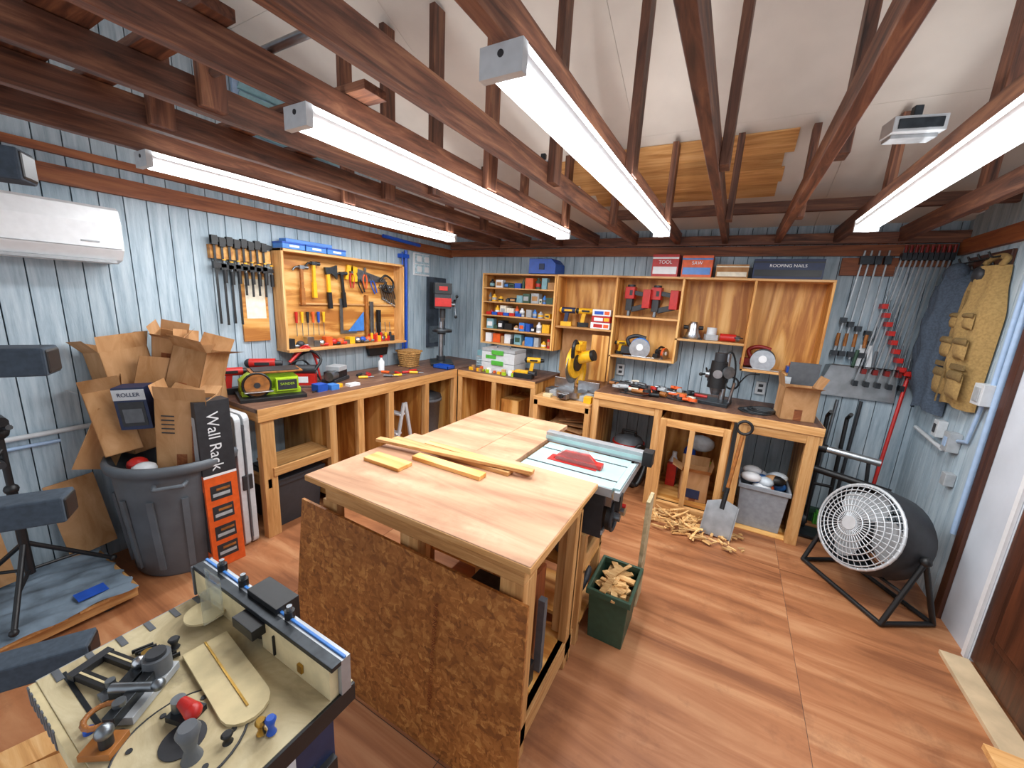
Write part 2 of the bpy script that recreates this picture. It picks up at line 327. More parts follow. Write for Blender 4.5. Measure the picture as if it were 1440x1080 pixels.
# ------------------------------------------------------------------ padded rack
b=B(); d=Vector((.5,.866,0))
for (y,z) in ((.34,1.955),(.32,1.47),(.30,1.05),(.29,.565)):
    e=Vector((-1.6,y,z)); s0=e-d*.8
    b.stick(s0,e,.085,.075,'padgrey'); b.stick(e-d*.01,e+d*.004,.075,.065,'black')
    b.stick(s0-d*.06,s0,.05,.05,'dsteel')
px,py=(Vector((-1.6,.31,0))-d*.84)[:2]
b.box(px-.03,px+.03,py-.03,py+.03,0,2.1,'dsteel'); b.box(px-.4,px+.12,py-.05,py+.05,0,.05,'dsteel')
b.done('padded_storage_rack',.006)
# ------------------------------------------------------------------ pallet, tarp, tripod
b=B()
for i in range(5): b.box(-3.12,-2.56,-.6+i*.26,-.6+i*.26+.22,.085,.105,'pineX')
for x in (-3.1,-2.86,-2.62): b.box(x,x+.04,-.6,.66,.03,.085,'pineY')
for x in (-3.05,-2.62):
    for y in (-.5,.55): b.cyl((x-.012,y,.03),(x+.012,y,.03),.03,'black')
b.done('wooden_pallet',.003)
b=B(); n=40; vs=[];fs=[]
for i in range(n+1):
    for j in range(n+1):
        x=-3.12+.58*i/n; y=-.55+1.20*j/n; z=.116+.010*math.sin(i*.5+j*.3)*math.cos(j*.45-i*.2)+.004*math.sin(i*1.3-j*.9)
        vs.append((x+.01*math.sin(j*.7)*(i==n),y+.012*math.sin(i*.8)*(j==n),max(z,.107)))
for i in range(n):
    for j in range(n): fs.append((i*(n+1)+j,(i+1)*(n+1)+j,(i+1)*(n+1)+j+1,i*(n+1)+j+1))
b.add(vs,fs,'tarp',True); b.box(-2.68,-2.60,.45,.56,.128,.132,'blue'); b.done('blue_tarp')
b=B(); c=Vector((-2.84,.36,.32))
b.cyl((c.x,c.y,.25),(c.x,c.y,.98),.013,'black'); b.cyl((c.x,c.y,.25),(c.x,c.y,.7),.018,'black'); b.sph((c.x,c.y,.70),.026,'black')
for a in (-.4,1.7,3.8):
    p=Vector((c.x+.30*math.cos(a),c.y+.30*math.sin(a),.14)); b.tube([(c.x,c.y,.42),p],.011,'black'); b.tube([(c.x,c.y,.27),Vector((c.x,c.y,.42)).lerp(p,.6)],.008,'black'); b.sph(p,.017,'black')
b.sph((c.x,c.y,.98),.035,'black'); b.tube([(c.x-.06,c.y,.98),(c.x+.1,c.y+.02,1.02)],.012,'black'); b.box(c.x-.05,c.x+.05,c.y-.03,c.y+.03,1.0,1.03,'dark'); b.tube([(c.x,c.y,.9),(c.x+.07,c.y-.05,.86)],.01,'black')
b.cyl((c.x+.03,c.y,1.05),(c.x+.11,c.y,1.05),.022,'black'); b.cyl((c.x-.09,c.y-.02,.84),(c.x+.06,c.y-.02,.84),.016,'dark')
b.done('tripod')
# ------------------------------------------------------------------ trash can
cx,cy=-2.84,1.00
b=B(); kx=1.14; b.lathe([(r*kx,z*1.02) for r,z in [(.215,.0),(.225,.02),(.262,.60),(.268,.63),(.285,.635),(.29,.67),(.282,.69),(.268,.69),(.262,.64),(.22,.05)]],'canGrey',T(cx,cy,0),40,True)
for k in range(12):
    a=2*PI*k/12+.2; b.stick((cx+.232*kx*math.cos(a),cy+.232*kx*math.sin(a),.06),(cx+.262*kx*math.cos(a),cy+.262*kx*math.sin(a),.50),.03,.012,'canGrey',up=(math.cos(a),math.sin(a),0))
for a in (-.5,2.64):
    p=Vector((cx+.325*math.cos(a),cy+.325*math.sin(a),.60)); t=Vector((-math.sin(a),math.cos(a),0)); o=Vector((math.cos(a),math.sin(a),0))
    b.tube([p-t*.07-o*.02,p-t*.06+o*.03,p+t*.06+o*.03,p+t*.07-o*.02],.012,'canGrey')
b.done('trash_can')
def carton(b,M,w,d,h,flaps=(.5,.5,.5,.5),mat='cardboard',tape=True,t=.004):
    old=b.M; b.M=old@M
    b.box(-w/2,w/2,-d/2,d/2,0,t,mat); b.box(-w/2,w/2,-d/2,-d/2+t,0,h,mat); b.box(-w/2,w/2,d/2-t,d/2,0,h,mat); b.box(-w/2,-w/2+t,-d/2,d/2,0,h,mat); b.box(w/2-t,w/2,-d/2,d/2,0,h,mat)
    for k,(o,ang) in enumerate((((0,-d/2,h),flaps[0]),((0,d/2,h),flaps[1]),((-w/2,0,h),flaps[2]),((w/2,0,h),flaps[3]))):
        if ang is None: continue
        L=min(w,d)*.48
        if k<2:
            sg=-1 if k==0 else 1; e=(0,sg*L*math.sin(ang),L*math.cos(ang))
            b.add([(-w/2,o[1],h),(w/2,o[1],h),(w/2,o[1]+e[1],h+e[2]),(-w/2,o[1]+e[1],h+e[2])],[(0,1,2,3)],mat)
        else:
            sg=-1 if k==2 else 1; e=(sg*L*math.sin(ang),0,L*math.cos(ang))
            b.add([(o[0],-d/2,h),(o[0],d/2,h),(o[0]+e[0],d/2,h+e[2]),(o[0]+e[0],-d/2,h+e[2])],[(0,1,2,3)],mat)
    if tape: b.box(-.025,.025,-d/2-.001,-d/2,h*.0,h*.35,'trimX')
    b.M=old
b=B()
carton(b,T(-2.72,1.0,.56,.80,.06,.10),.24,.16,.50,(.2,1.2,.3,None))
b.M=T(-2.72,1.0,.56,.80,.06,.10)
for k in range(5): b.box(-.09,-.03,-.0825,-.081,.30+.025*k,.307+.025*k,'dark')
b.box(.05,.07,-.0825,-.081,.1,.35,'trimX'); b.done('cardboard_box',)
b=B()
carton(b,T(-2.97,1.20,.66,.3,-.05,-.1),.24,.2,.55,(.3,.2,.9,.4))
carton(b,T(-3.02,.93,.70,.1,.1,-.12),.18,.22,.60,(.6,.3,.2,.2))
carton(b,T(-2.88,1.12,.98,.5,-.15,.2),.2,.2,.32,(.8,.2,.2,1.2))
carton(b,T(-2.95,.80,.72,-.3,.15,-.25),.18,.16,.36,(.9,.2,.3,.6))
carton(b,T(-2.99,1.08,1.24,.9,.3,.2),.14,.12,.15,(.9,.2,.4,.6))
for (x,y,z,w,h,ry,rx) in ((-2.99,.74,.80,.18,.36,.2,-.35),(-3.05,1.26,1.05,.18,.42,-.1,.2),(-2.8,1.20,.85,.14,.36,.1,.3),(-2.93,.96,1.05,.2,.42,.15,-.2)):
    b.bx((x,y,z),(.006,w,h),'cardboard',(rx,ry,0))
b.sph((-2.80,.80,.68),(.05,.05,.04),'red'); b.sph((-2.72,.80,.67),(.05,.06,.04),'offwhite')
b.done('discarded_cardboard_boxes')
b=B(); b.M=T(-2.84,.86,.88,.75,.05,-.06); b.box(-.075,.075,-.05,.05,0,.24,'navy'); b.box(-.06,.06,-.052,-.05,.02,.16,'dark'); b.box(-.045,.045,-.053,-.052,.04,.12,'grey'); b.box(-.075,.075,-.052,-.05,.17,.23,'offwhite'); b.text('ROLLER',fr((0,-.0535,.2),(1,0,0),(0,0,1),(0,-1,0)),.03,'navy'); b.done('product_box',.002)
b=B()
for (x,y,w,h,rx,ry) in ((-3.08,.16,.34,.42,.05,-.18),(-3.12,.62,.20,.45,.1,-.08)):
    b.bx((x,y,.12+h/2),(.008,w,h),'cardboard',(rx,ry,0))
b.done('flattened_cardboard')
b=B(); b.M=T(-2.555,1.075,0,-.05,0,-.02)
b.box(-.05,.05,-.085,.085,.0,.60,'orange'); b.box(-.05,.05,-.085,.085,.60,1.04,'dark'); b.box(.0501,.0512,-.085,.085,.585,.60,'white')
b.box(-.02,.03,-.0862,-.085,.1,.5,'dark'); b.box(-.03,.03,-.0862,-.085,.68,.95,'lgrey')
b.text('Wall Rack',fr((.052,-.01,.80),(0,0,-1),(0,1,0),(1,0,0)),.085,'white')
for k,z in enumerate((.06,.18,.31,.44)):
    b.box(.05,.0515,-.06,.05,z,z+.09,'dark'); b.box(.0515,.0525,-.05,.04,z+.02,z+.04,'lgrey'); b.box(.0515,.0525,-.03,.04,z+.055,z+.07,'brownhandle')
b.done('boxed_storage_rack',.002)
b=B()
for k in range(2):
    M=T(-2.86,1.225+k*.05,.0,0,0,0); w,h,r=.27,.90,.04
    pts=[]
    for (cx2,cy2,a0) in ((w-r,h-r,0),(-w+r,h-r,PI/2),(-w+r,r,PI),(w-r,r,1.5*PI)):
        for i in range(5): a=a0+PI/2*i/4; pts.append((cx2+r*math.cos(a),cy2+r*math.sin(a)))
    b.prism(pts,-.018,.018,'offwhite',M@fr((0,0,0),(1,0,0),(0,0,1),(0,-1,0)))
b.tube([(-2.585,1.25,.06),(-2.585,1.25,.84)],.007,'grey'); b.box(-2.60,-2.58,1.22,1.28,.4,.5,'dark')
b.done('folding_table',.004)
# ------------------------------------------------------------------ counters
WXg=WX+.004; WYg=WY-.004
b=B(); XF=-2.56
b.box(WXg,XF+.02,1.32,WYg,.90,.93,'ctop'); b.box(XF,XF+.022,1.32,3.40,.84,.928,'pineY'); b.box(WXg,XF,1.325,1.345,.84,.90,'pineX')
for y in (1.36,1.86,2.12,2.45,2.92,3.38):
    if y in (1.36,): 
        b.box(XF-.06,XF,y-.02,y+.07,0,.90,'pineZ'); b.box(WXg,WX+.06,y-.02,y+.04,0,.90,'pineZ'); b.box(WXg,XF,y,y+.03,.36,.43,'pineX'); 
    else:
        b.box(WXg,XF,y-.009,y+.009,.08,.90,'plyZ'); b.box(XF-.03,XF+.018,y-.03,y+.03,0,.86,'pineZ')
b.box(WXg,XF-.0,1.88,2.44,.08,.10,'plyX'); b.box(WX+.01,WX+.03,1.88,3.38,.08,.9,'plyZ'); b.box(WXg,XF,2.46,3.38,.06,.08,'plyX')
b.box(XF-.25,XF-.0,1.43,1.85,.48,.50,'pineY'); b.box(XF-.015,XF+.015,1.40,1.84,.44,.50,'pineY'); b.box(XF-.02,XF+.01,1.88,2.44,.02,.09,'pineY'); b.box(XF-.02,XF+.01,2.46,3.38,.0,.07,'pineY')
b.done('workbench',.003)
YF=3.42
b=B()
b.box(XF+.03,-1.60,YF-.02,WYg,.90,.925,'ctop'); b.box(XF+.03,-1.60,YF-.022,YF,.85,.922,'pineX')
for x in (-2.50,-2.07,-1.62): b.box(x-.009,x+.009,YF,WYg,0,.90,'plyZ'); b.box(x-.025,x+.025,YF-.02,YF,0,.85,'pineZ')
b.box(-2.5,-1.62,YF,WYg,.05,.07,'plyX'); b.box(-2.5,-1.62,YF-.018,YF,.0,.07,'pineX'); b.box(-2.5,-1.62,WY-.03,WY-.012,.07,.9,'plyZ')
b.box(-2.04,-1.83,YF+.1,WY-.1,.07,.66,'plyZ')
b.done('workbench',.003)
b=B()
b.box(-1.0,.67,YF-.02,WYg,.895,.93,'ctop'); b.box(-1.0,.672,YF-.04,YF-.018,.87,.928,'pineX'); b.box(.655,.675,YF-.02,WYg,.80,.928,'pineY')
for x in (-.98,-.44): b.box(x-.01,x+.01,YF,WYg,0,.895,'plyZ'); b.box(x-.03,x+.03,YF-.03,YF,0,.87,'pineZ')
b.box(-.95,-.47,YF-.03,YF,.80,.87,'pineX')
b.box(-.41,-.36,YF-.05,YF-.01,.0,.80,'pineZ'); b.box(.06,.11,YF-.05,YF-.01,0,.80,'pineZ'); b.box(-.36,.06,YF-.05,YF-.01,.74,.80,'pineX'); b.box(-.36,.06,YF-.05,YF-.01,.0,.07,'pineX')
b.box(-.41,-.40,YF,WYg,.0,.8,'plyZ'); b.box(.10,.12,YF,WYg,.0,.87,'plyZ'); b.box(-.4,.1,YF,WYg,.07,.09,'plyX'); b.box(-.4,.1,WY-.03,WY-.012,.07,.8,'plyZ')
b.box(-.18,-.14,YF-.05,YF-.03,.07,.74,'pineZ')
b.box(.15,.21,YF-.03,YF+.01,0,.87,'pineZ'); b.box(.58,.655,YF-.03,YF+.02,0,.895,'pineZ'); b.box(.61,.65,YF+.02,WYg,.0,.895,'plyZ'); b.box(.21,.58,YF-.03,YF,.80,.87,'pineX'); b.box(.12,.66,YF,WYg,.0,.012,'plyX')
b.done('workbench',.003)
b=B()
b.box(-1.58,-1.02,3.36,WYg,.775,.80,'pineX'); b.box(-1.58,-1.02,3.34,3.36,.72,.80,'pineX')
for x in (-1.575,-1.06): b.box(x,x+.045,3.34,3.40,0,.775,'pineZ'); b.box(x,x+.02,3.40,WYg,0,.775,'plyZ')
b.box(-1.53,-1.06,3.38,WYg,.44,.46,'plyX'); b.box(-1.53,-1.06,3.34,3.36,.42,.48,'pineX'); b.box(-1.53,-1.06,3.34,3.36,.0,.06,'pineX')
b.done('saw_stand',.003)
b=B()
for k in range(4): b.bx((-1.29+.02*k,3.6+.05*k,.50+.035*k),(.36,.3,.006),'cardboard',(.05*k,.12-.06*k,.2*k))
b.box(-1.45,-1.15,3.5,3.9,.462,.49,'cardboard'); b.done('folded_cardboard')
# ------------------------------------------------------------------ cabinets on wall
b=B(); y0,y1=3.80,WYg; t=.018
xa,xb=-2.52,-1.63
b.box(xa,xb,y1-.012,y1,1.19,1.965,'plyX')
for x in (xa,xb-t): b.box(x,x+t,y0,y1,1.19,1.965,'plyZ')
for z in (1.95,1.80,1.65,1.50,1.345,1.19): b.box(xa+t,xb-t,y0,y1,z,z+t-.003,'pineX')
b.done('shelf_unit',.002)
b=B()
secs=[(-1.625,-1.02,.95),(-1.02,-.44,1.205),(-.44,.10,1.42),(.10,.62,1.215)]
for (a,c,z) in secs:
    b.box(a,c,y1-.012,y1,z,1.965,'plyZ'); b.box(a,c,y0,y1,1.95,1.968,'pineX')
    if z>1: b.box(a,c,y0,y1,z,z+t,'pineX')
for x,z in ((-1.625,1.19),(-1.02,.955),(-.44,1.205),(.10,1.215),(.602,1.215)): b.box(x,x+t,y0,y1,z,1.95,'plyZ')
b.box(-1.60,-1.02,y0,y1,1.44,1.458,'pineX'); b.box(-1.0,-.44,y0,y1,1.585,1.603,'pineX')
b.done('upper_cabinet',.002)
PAL=['red','blue','white','yellow','orange','dark','lgrey','cardboard','lblue','dgreen','grey','paper','black','teal']
def shelfstuff(name,xa,xb,z,hmax,seed,y=3.84,boxy=.6):
    random.seed(seed); b=B(); x=xa
    while x<xb-.03:
        w=random.uniform(.03,.10); w=min(w,xb-x); h=hmax*random.uniform(.35,.95); m=random.choice(PAL); d=random.uniform(.06,.16); yy=y+random.uniform(0,.03)
        if random.random()<boxy:
            b.box(x,x+w-.004,yy,yy+d,z,z+h,m)
            if random.random()<.6: b.box(x+w*.1,x+w*.8,yy-.001,yy,z+h*.25,z+h*.7,random.choice(PAL))
        else:
            r=min(w,.06)/2-.002; b.lathe([(r,0),(r,h*.7),(r*.5,h*.8),(r*.4,h)],m,T(x+w/2,yy+r,z),12); b.cyl((x+w/2,yy+r,z+h*.2),(x+w/2,yy+r,z+h*.5),r*1.03,random.choice(PAL),n=12)
        x+=w+random.uniform(.0,.012)
    b.done(name,.0015)
for i,z in enumerate((1.80,1.65,1.50,1.345,1.19)):
    shelfstuff('assorted_hardware',-2.48,-1.67,z+.016,.12,20+i)
b=B()
for k in range(6):
    x=-2.46+k*.075; b.box(x,x+.065,3.805,3.835,1.516,1.55,'blue' if k%2 else 'red')
b.done('parts_bins',.002)
# ---- tools builders (local frame: x right, y up, z out)
def hammer(b,M,h=.32,head='steel',hand='brownhandle'):
    o=b.M; b.M=o@M
    b.stick((0,-h,.03),(0,0,.03),.024,.018,hand); b.stick((0,-h,.03),(0,-h*.55,.03),.032,.026,hand)
    b.cyl((.02,0,.03),(.055,0,.03),.016,head); b.box(-.02,.02,-.014,.014,.015,.045,head); b.curve([(-.02,0,.03),(-.05,-.004,.03),(-.075,-.03,.03)],.008,head)
    b.M=o
def hatchet(b,M):
    o=b.M; b.M=o@M
    b.stick((0,-.32,.03),(0,.02,.03),.028,.02,'yellow'); b.stick((0,-.32,.03),(0,-.18,.03),.034,.026,'black'); b.prism([(-.02,-.03),(.03,-.02),(.085,-.07),(.09,.05),(.03,.03),(-.03,.03)],.02,.045,'dsteel'); b.M=o
def screwd(b,M,c):
    o=b.M; b.M=o@M; b.cyl((0,0,.02),(0,-.09,.02),.013,c,.010); b.cyl((0,-.09,.02),(0,-.2,.02),.003,'steel'); b.M=o
def pliers(b,M,c):
    o=b.M; b.M=o@M
    for s in (-1,1): b.curve([(s*.002,.0,.02),(s*.022,-.05,.02),(s*.014,-.14,.02)],.007,c); b.stick((s*.004,0,.02),(s*.006,.055,.02),.010,.012,'steel')
    b.disc((0,0,.02),(0,0,1),.012,.016,'steel'); b.M=o
def wrench(b,M,L=.2,c='steel'):
    o=b.M; b.M=o@M; b.stick((0,0,.015),(0,-L,.015),.006,.018,c,up=(0,0,1)); b.torus((0,-L-.012,.015),(0,0,1),.012,.005,c,12); b.torus((0,.014,.015),(0,0,1),.013,.006,c,12,arc=5); b.M=o
def saw(b,M):
    o=b.M; b.M=o@M; b.prism([(0,0),(.36,-.035),(.36,-.065),(0,-.12)],.014,.017,'steel'); b.prism([(-.11,.01),(0,.01),(.01,-.12),(-.04,-.13),(-.045,-.04),(-.09,-.04),(-.09,-.12),(-.12,-.12)],.006,.026,'yellow'); b.M=o
def clampF(b,M,L=.6,barc='black',handc='black',w=.016,pad=None):
    o=b.M; b.M=o@M
    b.box(-w/2,w/2,-L,0,.03,.036,barc); b.box(-.018,.018,-.03,.03,.02,.05,barc); b.prism([(-.018,.03),(.06,.018),(.06,-.005),(-.018,-.02)],.024,.044,barc)
    y=-.16; b.prism([(-.018,y+.02),(.06,y+.01),(.06,y-.015),(-.018,y-.025)],.022,.046,barc); b.cyl((.052,y-.11,.033),(.052,y+.03,.033),.006,'steel'); b.cyl((.052,y-.12,.033),(.052,y-.03,.033),.013,handc); b.disc((.052,y+.035,.033),(0,1,0),.012,.008,pad or 'orange'); b.M=o
b=B(); b.M=FL(0,0)
b.box(1.42,1.82,1.86,1.95,0,.04,'plyX'); b.box(1.60,1.79,1.28,1.90,0,.015,'plyY'); b.box(1.63,1.77,1.45,1.74,.015,.018,'paper')
for k in range(8):
    clampF(b,T(1.44+k*.046,1.98-.01*(k%2),.02),.56 if k<4 else .36,'black','black',.014,'yellow')
b.done('clamp_rack')
b=B(); b.M=FL(0,0); ya,yb,za,zb=1.84,3.12,1.21,1.98
b.box(ya,yb,za,zb,0,.012,'plyY'); b.box(ya,ya+.02,za,zb,0,.14,'pineZ'); b.box(yb-.02,yb,za,zb,0,.14,'pineZ'); b.box(ya,yb,za-.02,za,0,.17,'pineY'); b.box(ya,yb,zb-.02,zb,0,.14,'pineY')
b.box(ya+.2,yb-.02,za+.35,za+.365,.012,.03,'pineY')
b.done('tool_cabinet',.002)
def tool(name,fn,*a):
    b=B(); b.M=FL(0,0,WX+.015); fn(b,*a); b.done(name)
tool('claw_hammer',hammer,T(2.06,1.86,0),.30)
tool('claw_hammer',hammer,T(2.17,1.90,0),.28,'dsteel','yellow')
tool('hatchet',hatchet,T(2.30,1.85,0)@rotl(.05))
tool('claw_hammer',hammer,T(2.44,1.84,0)@rotl(.08),.30,'dsteel','black')
tool('hand_saw',saw,T(2.62,1.90,0)@rotl(-.12))
b=B(); b.M=FL(0,0,WX+.015)
for k in range(4): pliers(b,T(2.56+k*.075,1.86-.05*(k%2),0)@rotl(.4*(k%2)),['red','black','orange','blue'][k])
b.done('pliers')
b=B(); b.M=FL(0,0,WX+.015)
for k in range(6): screwd(b,T(2.0+k*.05,1.50,0),['red','yellow','black','orange','blue','yellow'][k])
b.done('screwdrivers')
b=B(); b.M=FL(0,0,WX+.015)
for k in range(7): wrench(b,T(2.9+k*.028,1.74,0)@rotl(.3),.10+.015*k)
b.curve([(2.88,1.80,.03),(2.95,1.86,.04),(3.05,1.80,.04),(3.02,1.70,.04),(2.92,1.72,.03),(2.95,1.80,.05)],.011,'black'); b.curve([(2.95,1.78,.04),(3.0,1.7,.05),(3.06,1.76,.04)],.012,'dark')
b.done('wrenches')
b=B(); b.M=FL(0,0,WX+.015); b.box(2.42,2.45,1.30,1.62,.01,.02,'steel'); b.box(2.45,2.60,1.30,1.33,.01,.02,'steel'); b.prism([(2.5,1.32),(2.68,1.32),(2.68,1.50)],.02,.026,'lblue'); b.done('framing_square')
b=B(); b.M=FL(0,0,WX+.015); b.box(2.70,2.73,1.24,1.66,.01,.04,'brownhandle'); b.box(2.76,2.80,1.24,1.60,.01,.03,'steel'); b.box(2.84,2.875,1.22,1.52,.015,.05,'black'); b.done('spirit_level',.003)
random.seed(5)
b=B(); b.M=FL(0,0,WX+.03)
x=1.90
while x<3.05:
    c=random.choice(['red','red','orange','silver','black','yellow','blue','steel','dark']); k=random.random()
    if k<.5: b.sph((x,1.241,.06),(.035,.03,.03),c); b.cyl((x-.05,1.228,.06),(x+.05,1.228,.08),.014,random.choice(['red','steel','black']))
    else: b.box(x-.03,x+.03,1.212,1.212+random.uniform(.03,.09),.02,.08,c)
    x+=random.uniform(.05,.09)
for k in range(5): x=2.72+k*.06; b.cyl((x,1.212,.07),(x,1.30,.07),.013,['yellow','orange','red','yellow','dark'][k]); b.cyl((x,1.30,.07),(x,1.40,.06),.003,'steel')
b.done('assorted_hand_tools')
b=B(); b.M=FL(0,0,WX+.01)
for k in range(3):
    x=1.86+.19*k; b.box(x,x+.18,1.982,2.02,0,.13,'lblue'); b.box(x-.002,x+.182,2.02,2.032,-.002,.132,'blue'); b.box(x+.05,x+.13,1.995,2.012,.13,.136,'white')
b.box(1.9,2.3,2.033,2.06,.02,.11,'lblue'); b.done('parts_organizer',.003)
b=B(); b.tube([(WX+.05,3.24,1.02),(WX+.05,3.24,2.14)],.018,'pipeblue'); b.tube([(WX+.05,3.19,1.05),(WX+.05,3.19,2.12)],.009,'pipeblue')
b.box(WX+.0,WX+.09,3.17,3.27,1.03,1.09,'pipeblue'); b.box(WX+.0,WX+.07,3.17,3.27,2.06,2.10,'pipeblue')
b.done('blue_pipe_clamp')
b=B(); b.tube([(WX+.06,2.92,2.235),(WX+.06,3.44,2.215)],.018,'pipeblue'); b.done('blue_pipe')
b=B(); b.M=FL(3.40,1.90)
for i in range(2):
    for j in range(2): b.box(.02+i*.12,.13+i*.12,.02+j*.11,.12+j*.11,0,.02,'glassblk'); b.box(.04+i*.12,.11+i*.12,.04+j*.11,.10+j*.11,.02,.026,'white')
b.box(0,.26,0,.24,-.01,.008,'white'); b.done('window_1',.003)
b=B(); b.M=FL(3.62,1.08); b.box(0,.34,0,.82,0,.015,'posterd'); b.box(.04,.30,.05,.25,.015,.017,'steel'); b.box(.04,.30,.45,.76,.015,.017,'dark'); b.done('metal_chart_board')
b=B(); b.M=FL(2.72,1.06); b.box(0,.26,.08,.11,.01,.05,'brownhandle'); b.prism([(0,.08),(.26,.08),(.24,.0),(.02,.0)],.012,.045,'black'); b.done('bench_brush')
b=B(); b.M=T(-2.86,3.52,.93,.75)@Matrix.Scale(1.12,4)
b.box(-.11,.11,-.16,.14,0,.03,'dsteel'); b.cyl((0,.08,.03),(0,.08,.70),.028,'silver'); b.cyl((0,.08,.02),(0,.08,.07),.045,'dark')
b.disc((0,-.04,.34),(0,0,1),.10,.02,'dsteel'); b.box(-.04,.04,0,.1,.30,.36,'dark'); b.disc((0,-.04,.353),(0,0,1),.095,.006,'steel')
b.box(-.075,.075,-.14,.16,.56,.70,'dark'); b.box(-.08,.08,-.15,.17,.70,.80,'black'); b.box(-.078,.078,-.152,-.10,.58,.66,'red'); b.cyl((0,.19,.56),(0,.19,.70),.06,'dark')
b.cyl((0,-.06,.47),(0,-.06,.56),.03,'dark'); b.cyl((0,-.06,.43),(0,-.06,.47),.02,'steel',.028); b.cyl((0,-.06,.36),(0,-.06,.43),.004,'steel')
b.cyl((.075,-.05,.60),(.12,-.05,.60),.025,'steel')
for a in (0.3,2.4,4.5): e=Vector((.13,-.05+.12*math.cos(a),.60+.12*math.sin(a))); b.tube([(.12,-.05,.60),e],.005,'steel'); b.sph(e,.015,'black')
b.box(-.04,.04,-.154,-.15,.73,.77,'red'); b.done('drill_press',.004)
b=B(); b.M=T(-3.0,3.15,.93)
for k in range(7):
    g=.08+.004*k; b.torus((0,0,.012+k*.022),(0,0,1),g*1.1,.012,'wicker',20)
b.box(-.08,.08,-.08,.08,0,.01,'wicker'); b.box(-.10,.10,-.10,.10,.155,.175,'wicker')
b.box(-.06,.06,-.06,.06,.01,.15,'wicker')
b.done('wicker_basket')
b=B(); b.M=T(-2.66,3.32,.93); b.box(-.1,.1,-.06,.06,0,.006,'blue'); 
for q in ((-.1,-.094,-.06,.06),(.094,.1,-.06,.06),(-.1,.1,-.06,-.054),(-.1,.1,.054,.06)): b.box(q[0],q[1],q[2],q[3],0,.035,'blue')
b.done('parts_tray')
b=B(); b.M=T(-2.80,1.56,.93,-.35)
b.box(-.16,.14,-.2,.2,0,.025,'black'); b.box(-.12,.06,-.18,.18,.025,.06,'green'); b.prism([(-.18,.03),(.18,.03),(.18,.13),(.14,.17),(-.12,.17),(-.18,.12)],-.05,.05,'green',fr((-.05,0,.0),(0,1,0),(0,0,1),(1,0,0)))
b.cyl((0,-.09,.10),(.06,-.09,.10),.085,'green',n=28); b.disc((.065,-.09,.10),(1,0,0),.075,.01,'brownhandle'); b.torus((.06,-.09,.10),(1,0,0),.082,.008,'black'); b.disc((.071,-.09,.10),(1,0,0),.02,.004,'dark')
b.box(.03,.09,.02,.16,.05,.14,'green'); b.box(.088,.092,.03,.15,.06,.13,'dark'); b.box(-.12,.04,-.1,.18,.17,.195,'dark'); b.box(-.13,.05,-.12,.2,.175,.187,'brownhandle'); b.box(.0,.11,-.17,0.0,.055,.063,'silver')
b.text('SANDER',fr((.0925,.09,.10),(0,1,0),(0,0,1),(1,0,0)),.024,'green'); b.curve([(-.1,.2,.02),(-.12,.3,.01),(-.02,.33,.01),(.05,.26,.01)],.005,'black')
b.done('bench_sander',.004)
def drill(b,M,c='red',c2='black'):
    o=b.M; b.M=o@M
    b.cyl((-.09,0,.16),(.05,0,.16),.03,c); b.cyl((.05,0,.16),(.09,0,.16),.022,c2,.015); b.stick((-.03,0,.15),(-.045,0,.04),.038,.032,c); b.box(-.09,.02,-.035,.035,0,.045,c2); b.sph((-.09,0,.16),.03,c2); b.box(-.06,.02,-.031,.031,.15,.17,c2)
    b.M=o
b=B(); drill(b,T(-3.04,1.45,.93,1.2),'red'); b.done('cordless_drill',.002)
b=B(); drill(b,T(-3.05,1.68,.93,.9)@Matrix.Scale(1.2,4),'red','dark'); b.done('cordless_drill',.002)
b=B(); b.M=T(-2.96,1.92,.93,.8); 
b.curve([(-.12,.1,.1),(-.05,.12,.22),(.05,.1,.26),(.12,.05,.2),(.08,0,.12)],.012,'black'); b.curve([(-.1,.0,.18),(.0,.1,.28),(.1,.12,.2)],.014,'red'); b.curve([(-.12,.12,.012),(-.1,.1,.2),(0,.12,.3),(.06,.14,.2),(.1,.12,.012)],.009,'red'); b.curve([(-.12,.05,.012),(-.12,.0,.14),(-.02,.02,.2),(.04,.1,.12),(.1,.12,.012)],.008,'black')
b.box(-.1,.08,-.02,.08,0,.09,'red'); b.cyl((-.08,.03,.12),(.08,.03,.12),.04,'dark'); b.box(-.05,.03,-.022,-.02,.02,.07,'white')
b.done('coiled_air_hose')
b=B(); b.M=T(-2.92,2.18,.93,.4); b.box(-.06,.06,-.12,.12,0,.03,'dark'); b.box(-.05,.05,-.10,.10,.03,.09,'dsteel'); b.box(-.06,.06,-.05,.08,.09,.13,'lgrey'); b.cyl((.02,-.14,.06),(.02,-.05,.06),.04,'steel'); b.done('bench_vise',.003)
b=B(); random.seed(9)
for k in range(12):
    x=-2.98+random.random()*.3; y=2.35+k*.055; a=random.random()*3; p=Vector((x,y,.943)); q=p+Vector((.08*math.cos(a),.08*math.sin(a),0)); b.cyl(p,q,.012,random.choice(['red','yellow','dark','steel','orange'])); b.cyl(q,q+(q-p)*.7,.004,'steel')
b.box(-2.74,-2.66,1.83,1.91,.93,.985,'blue'); b.box(-2.72,-2.64,1.93,2.0,.93,.97,'lblue'); b.box(-2.70,-2.64,2.1,2.2,.93,.95,'white'); b.disc((-2.72,2.05,.94),(0,0,1),.035,.02,'yellow')
b.done('loose_hand_tools')
b=B(); b.M=T(-3.02,2.78,.93,.3); b.lathe([(.03,0),(.03,.09),(.012,.11),(.012,.13)],'white',None,16); b.cyl((0,0,.13),(0,0,.15),.015,'red'); b.done('glue_bottle')
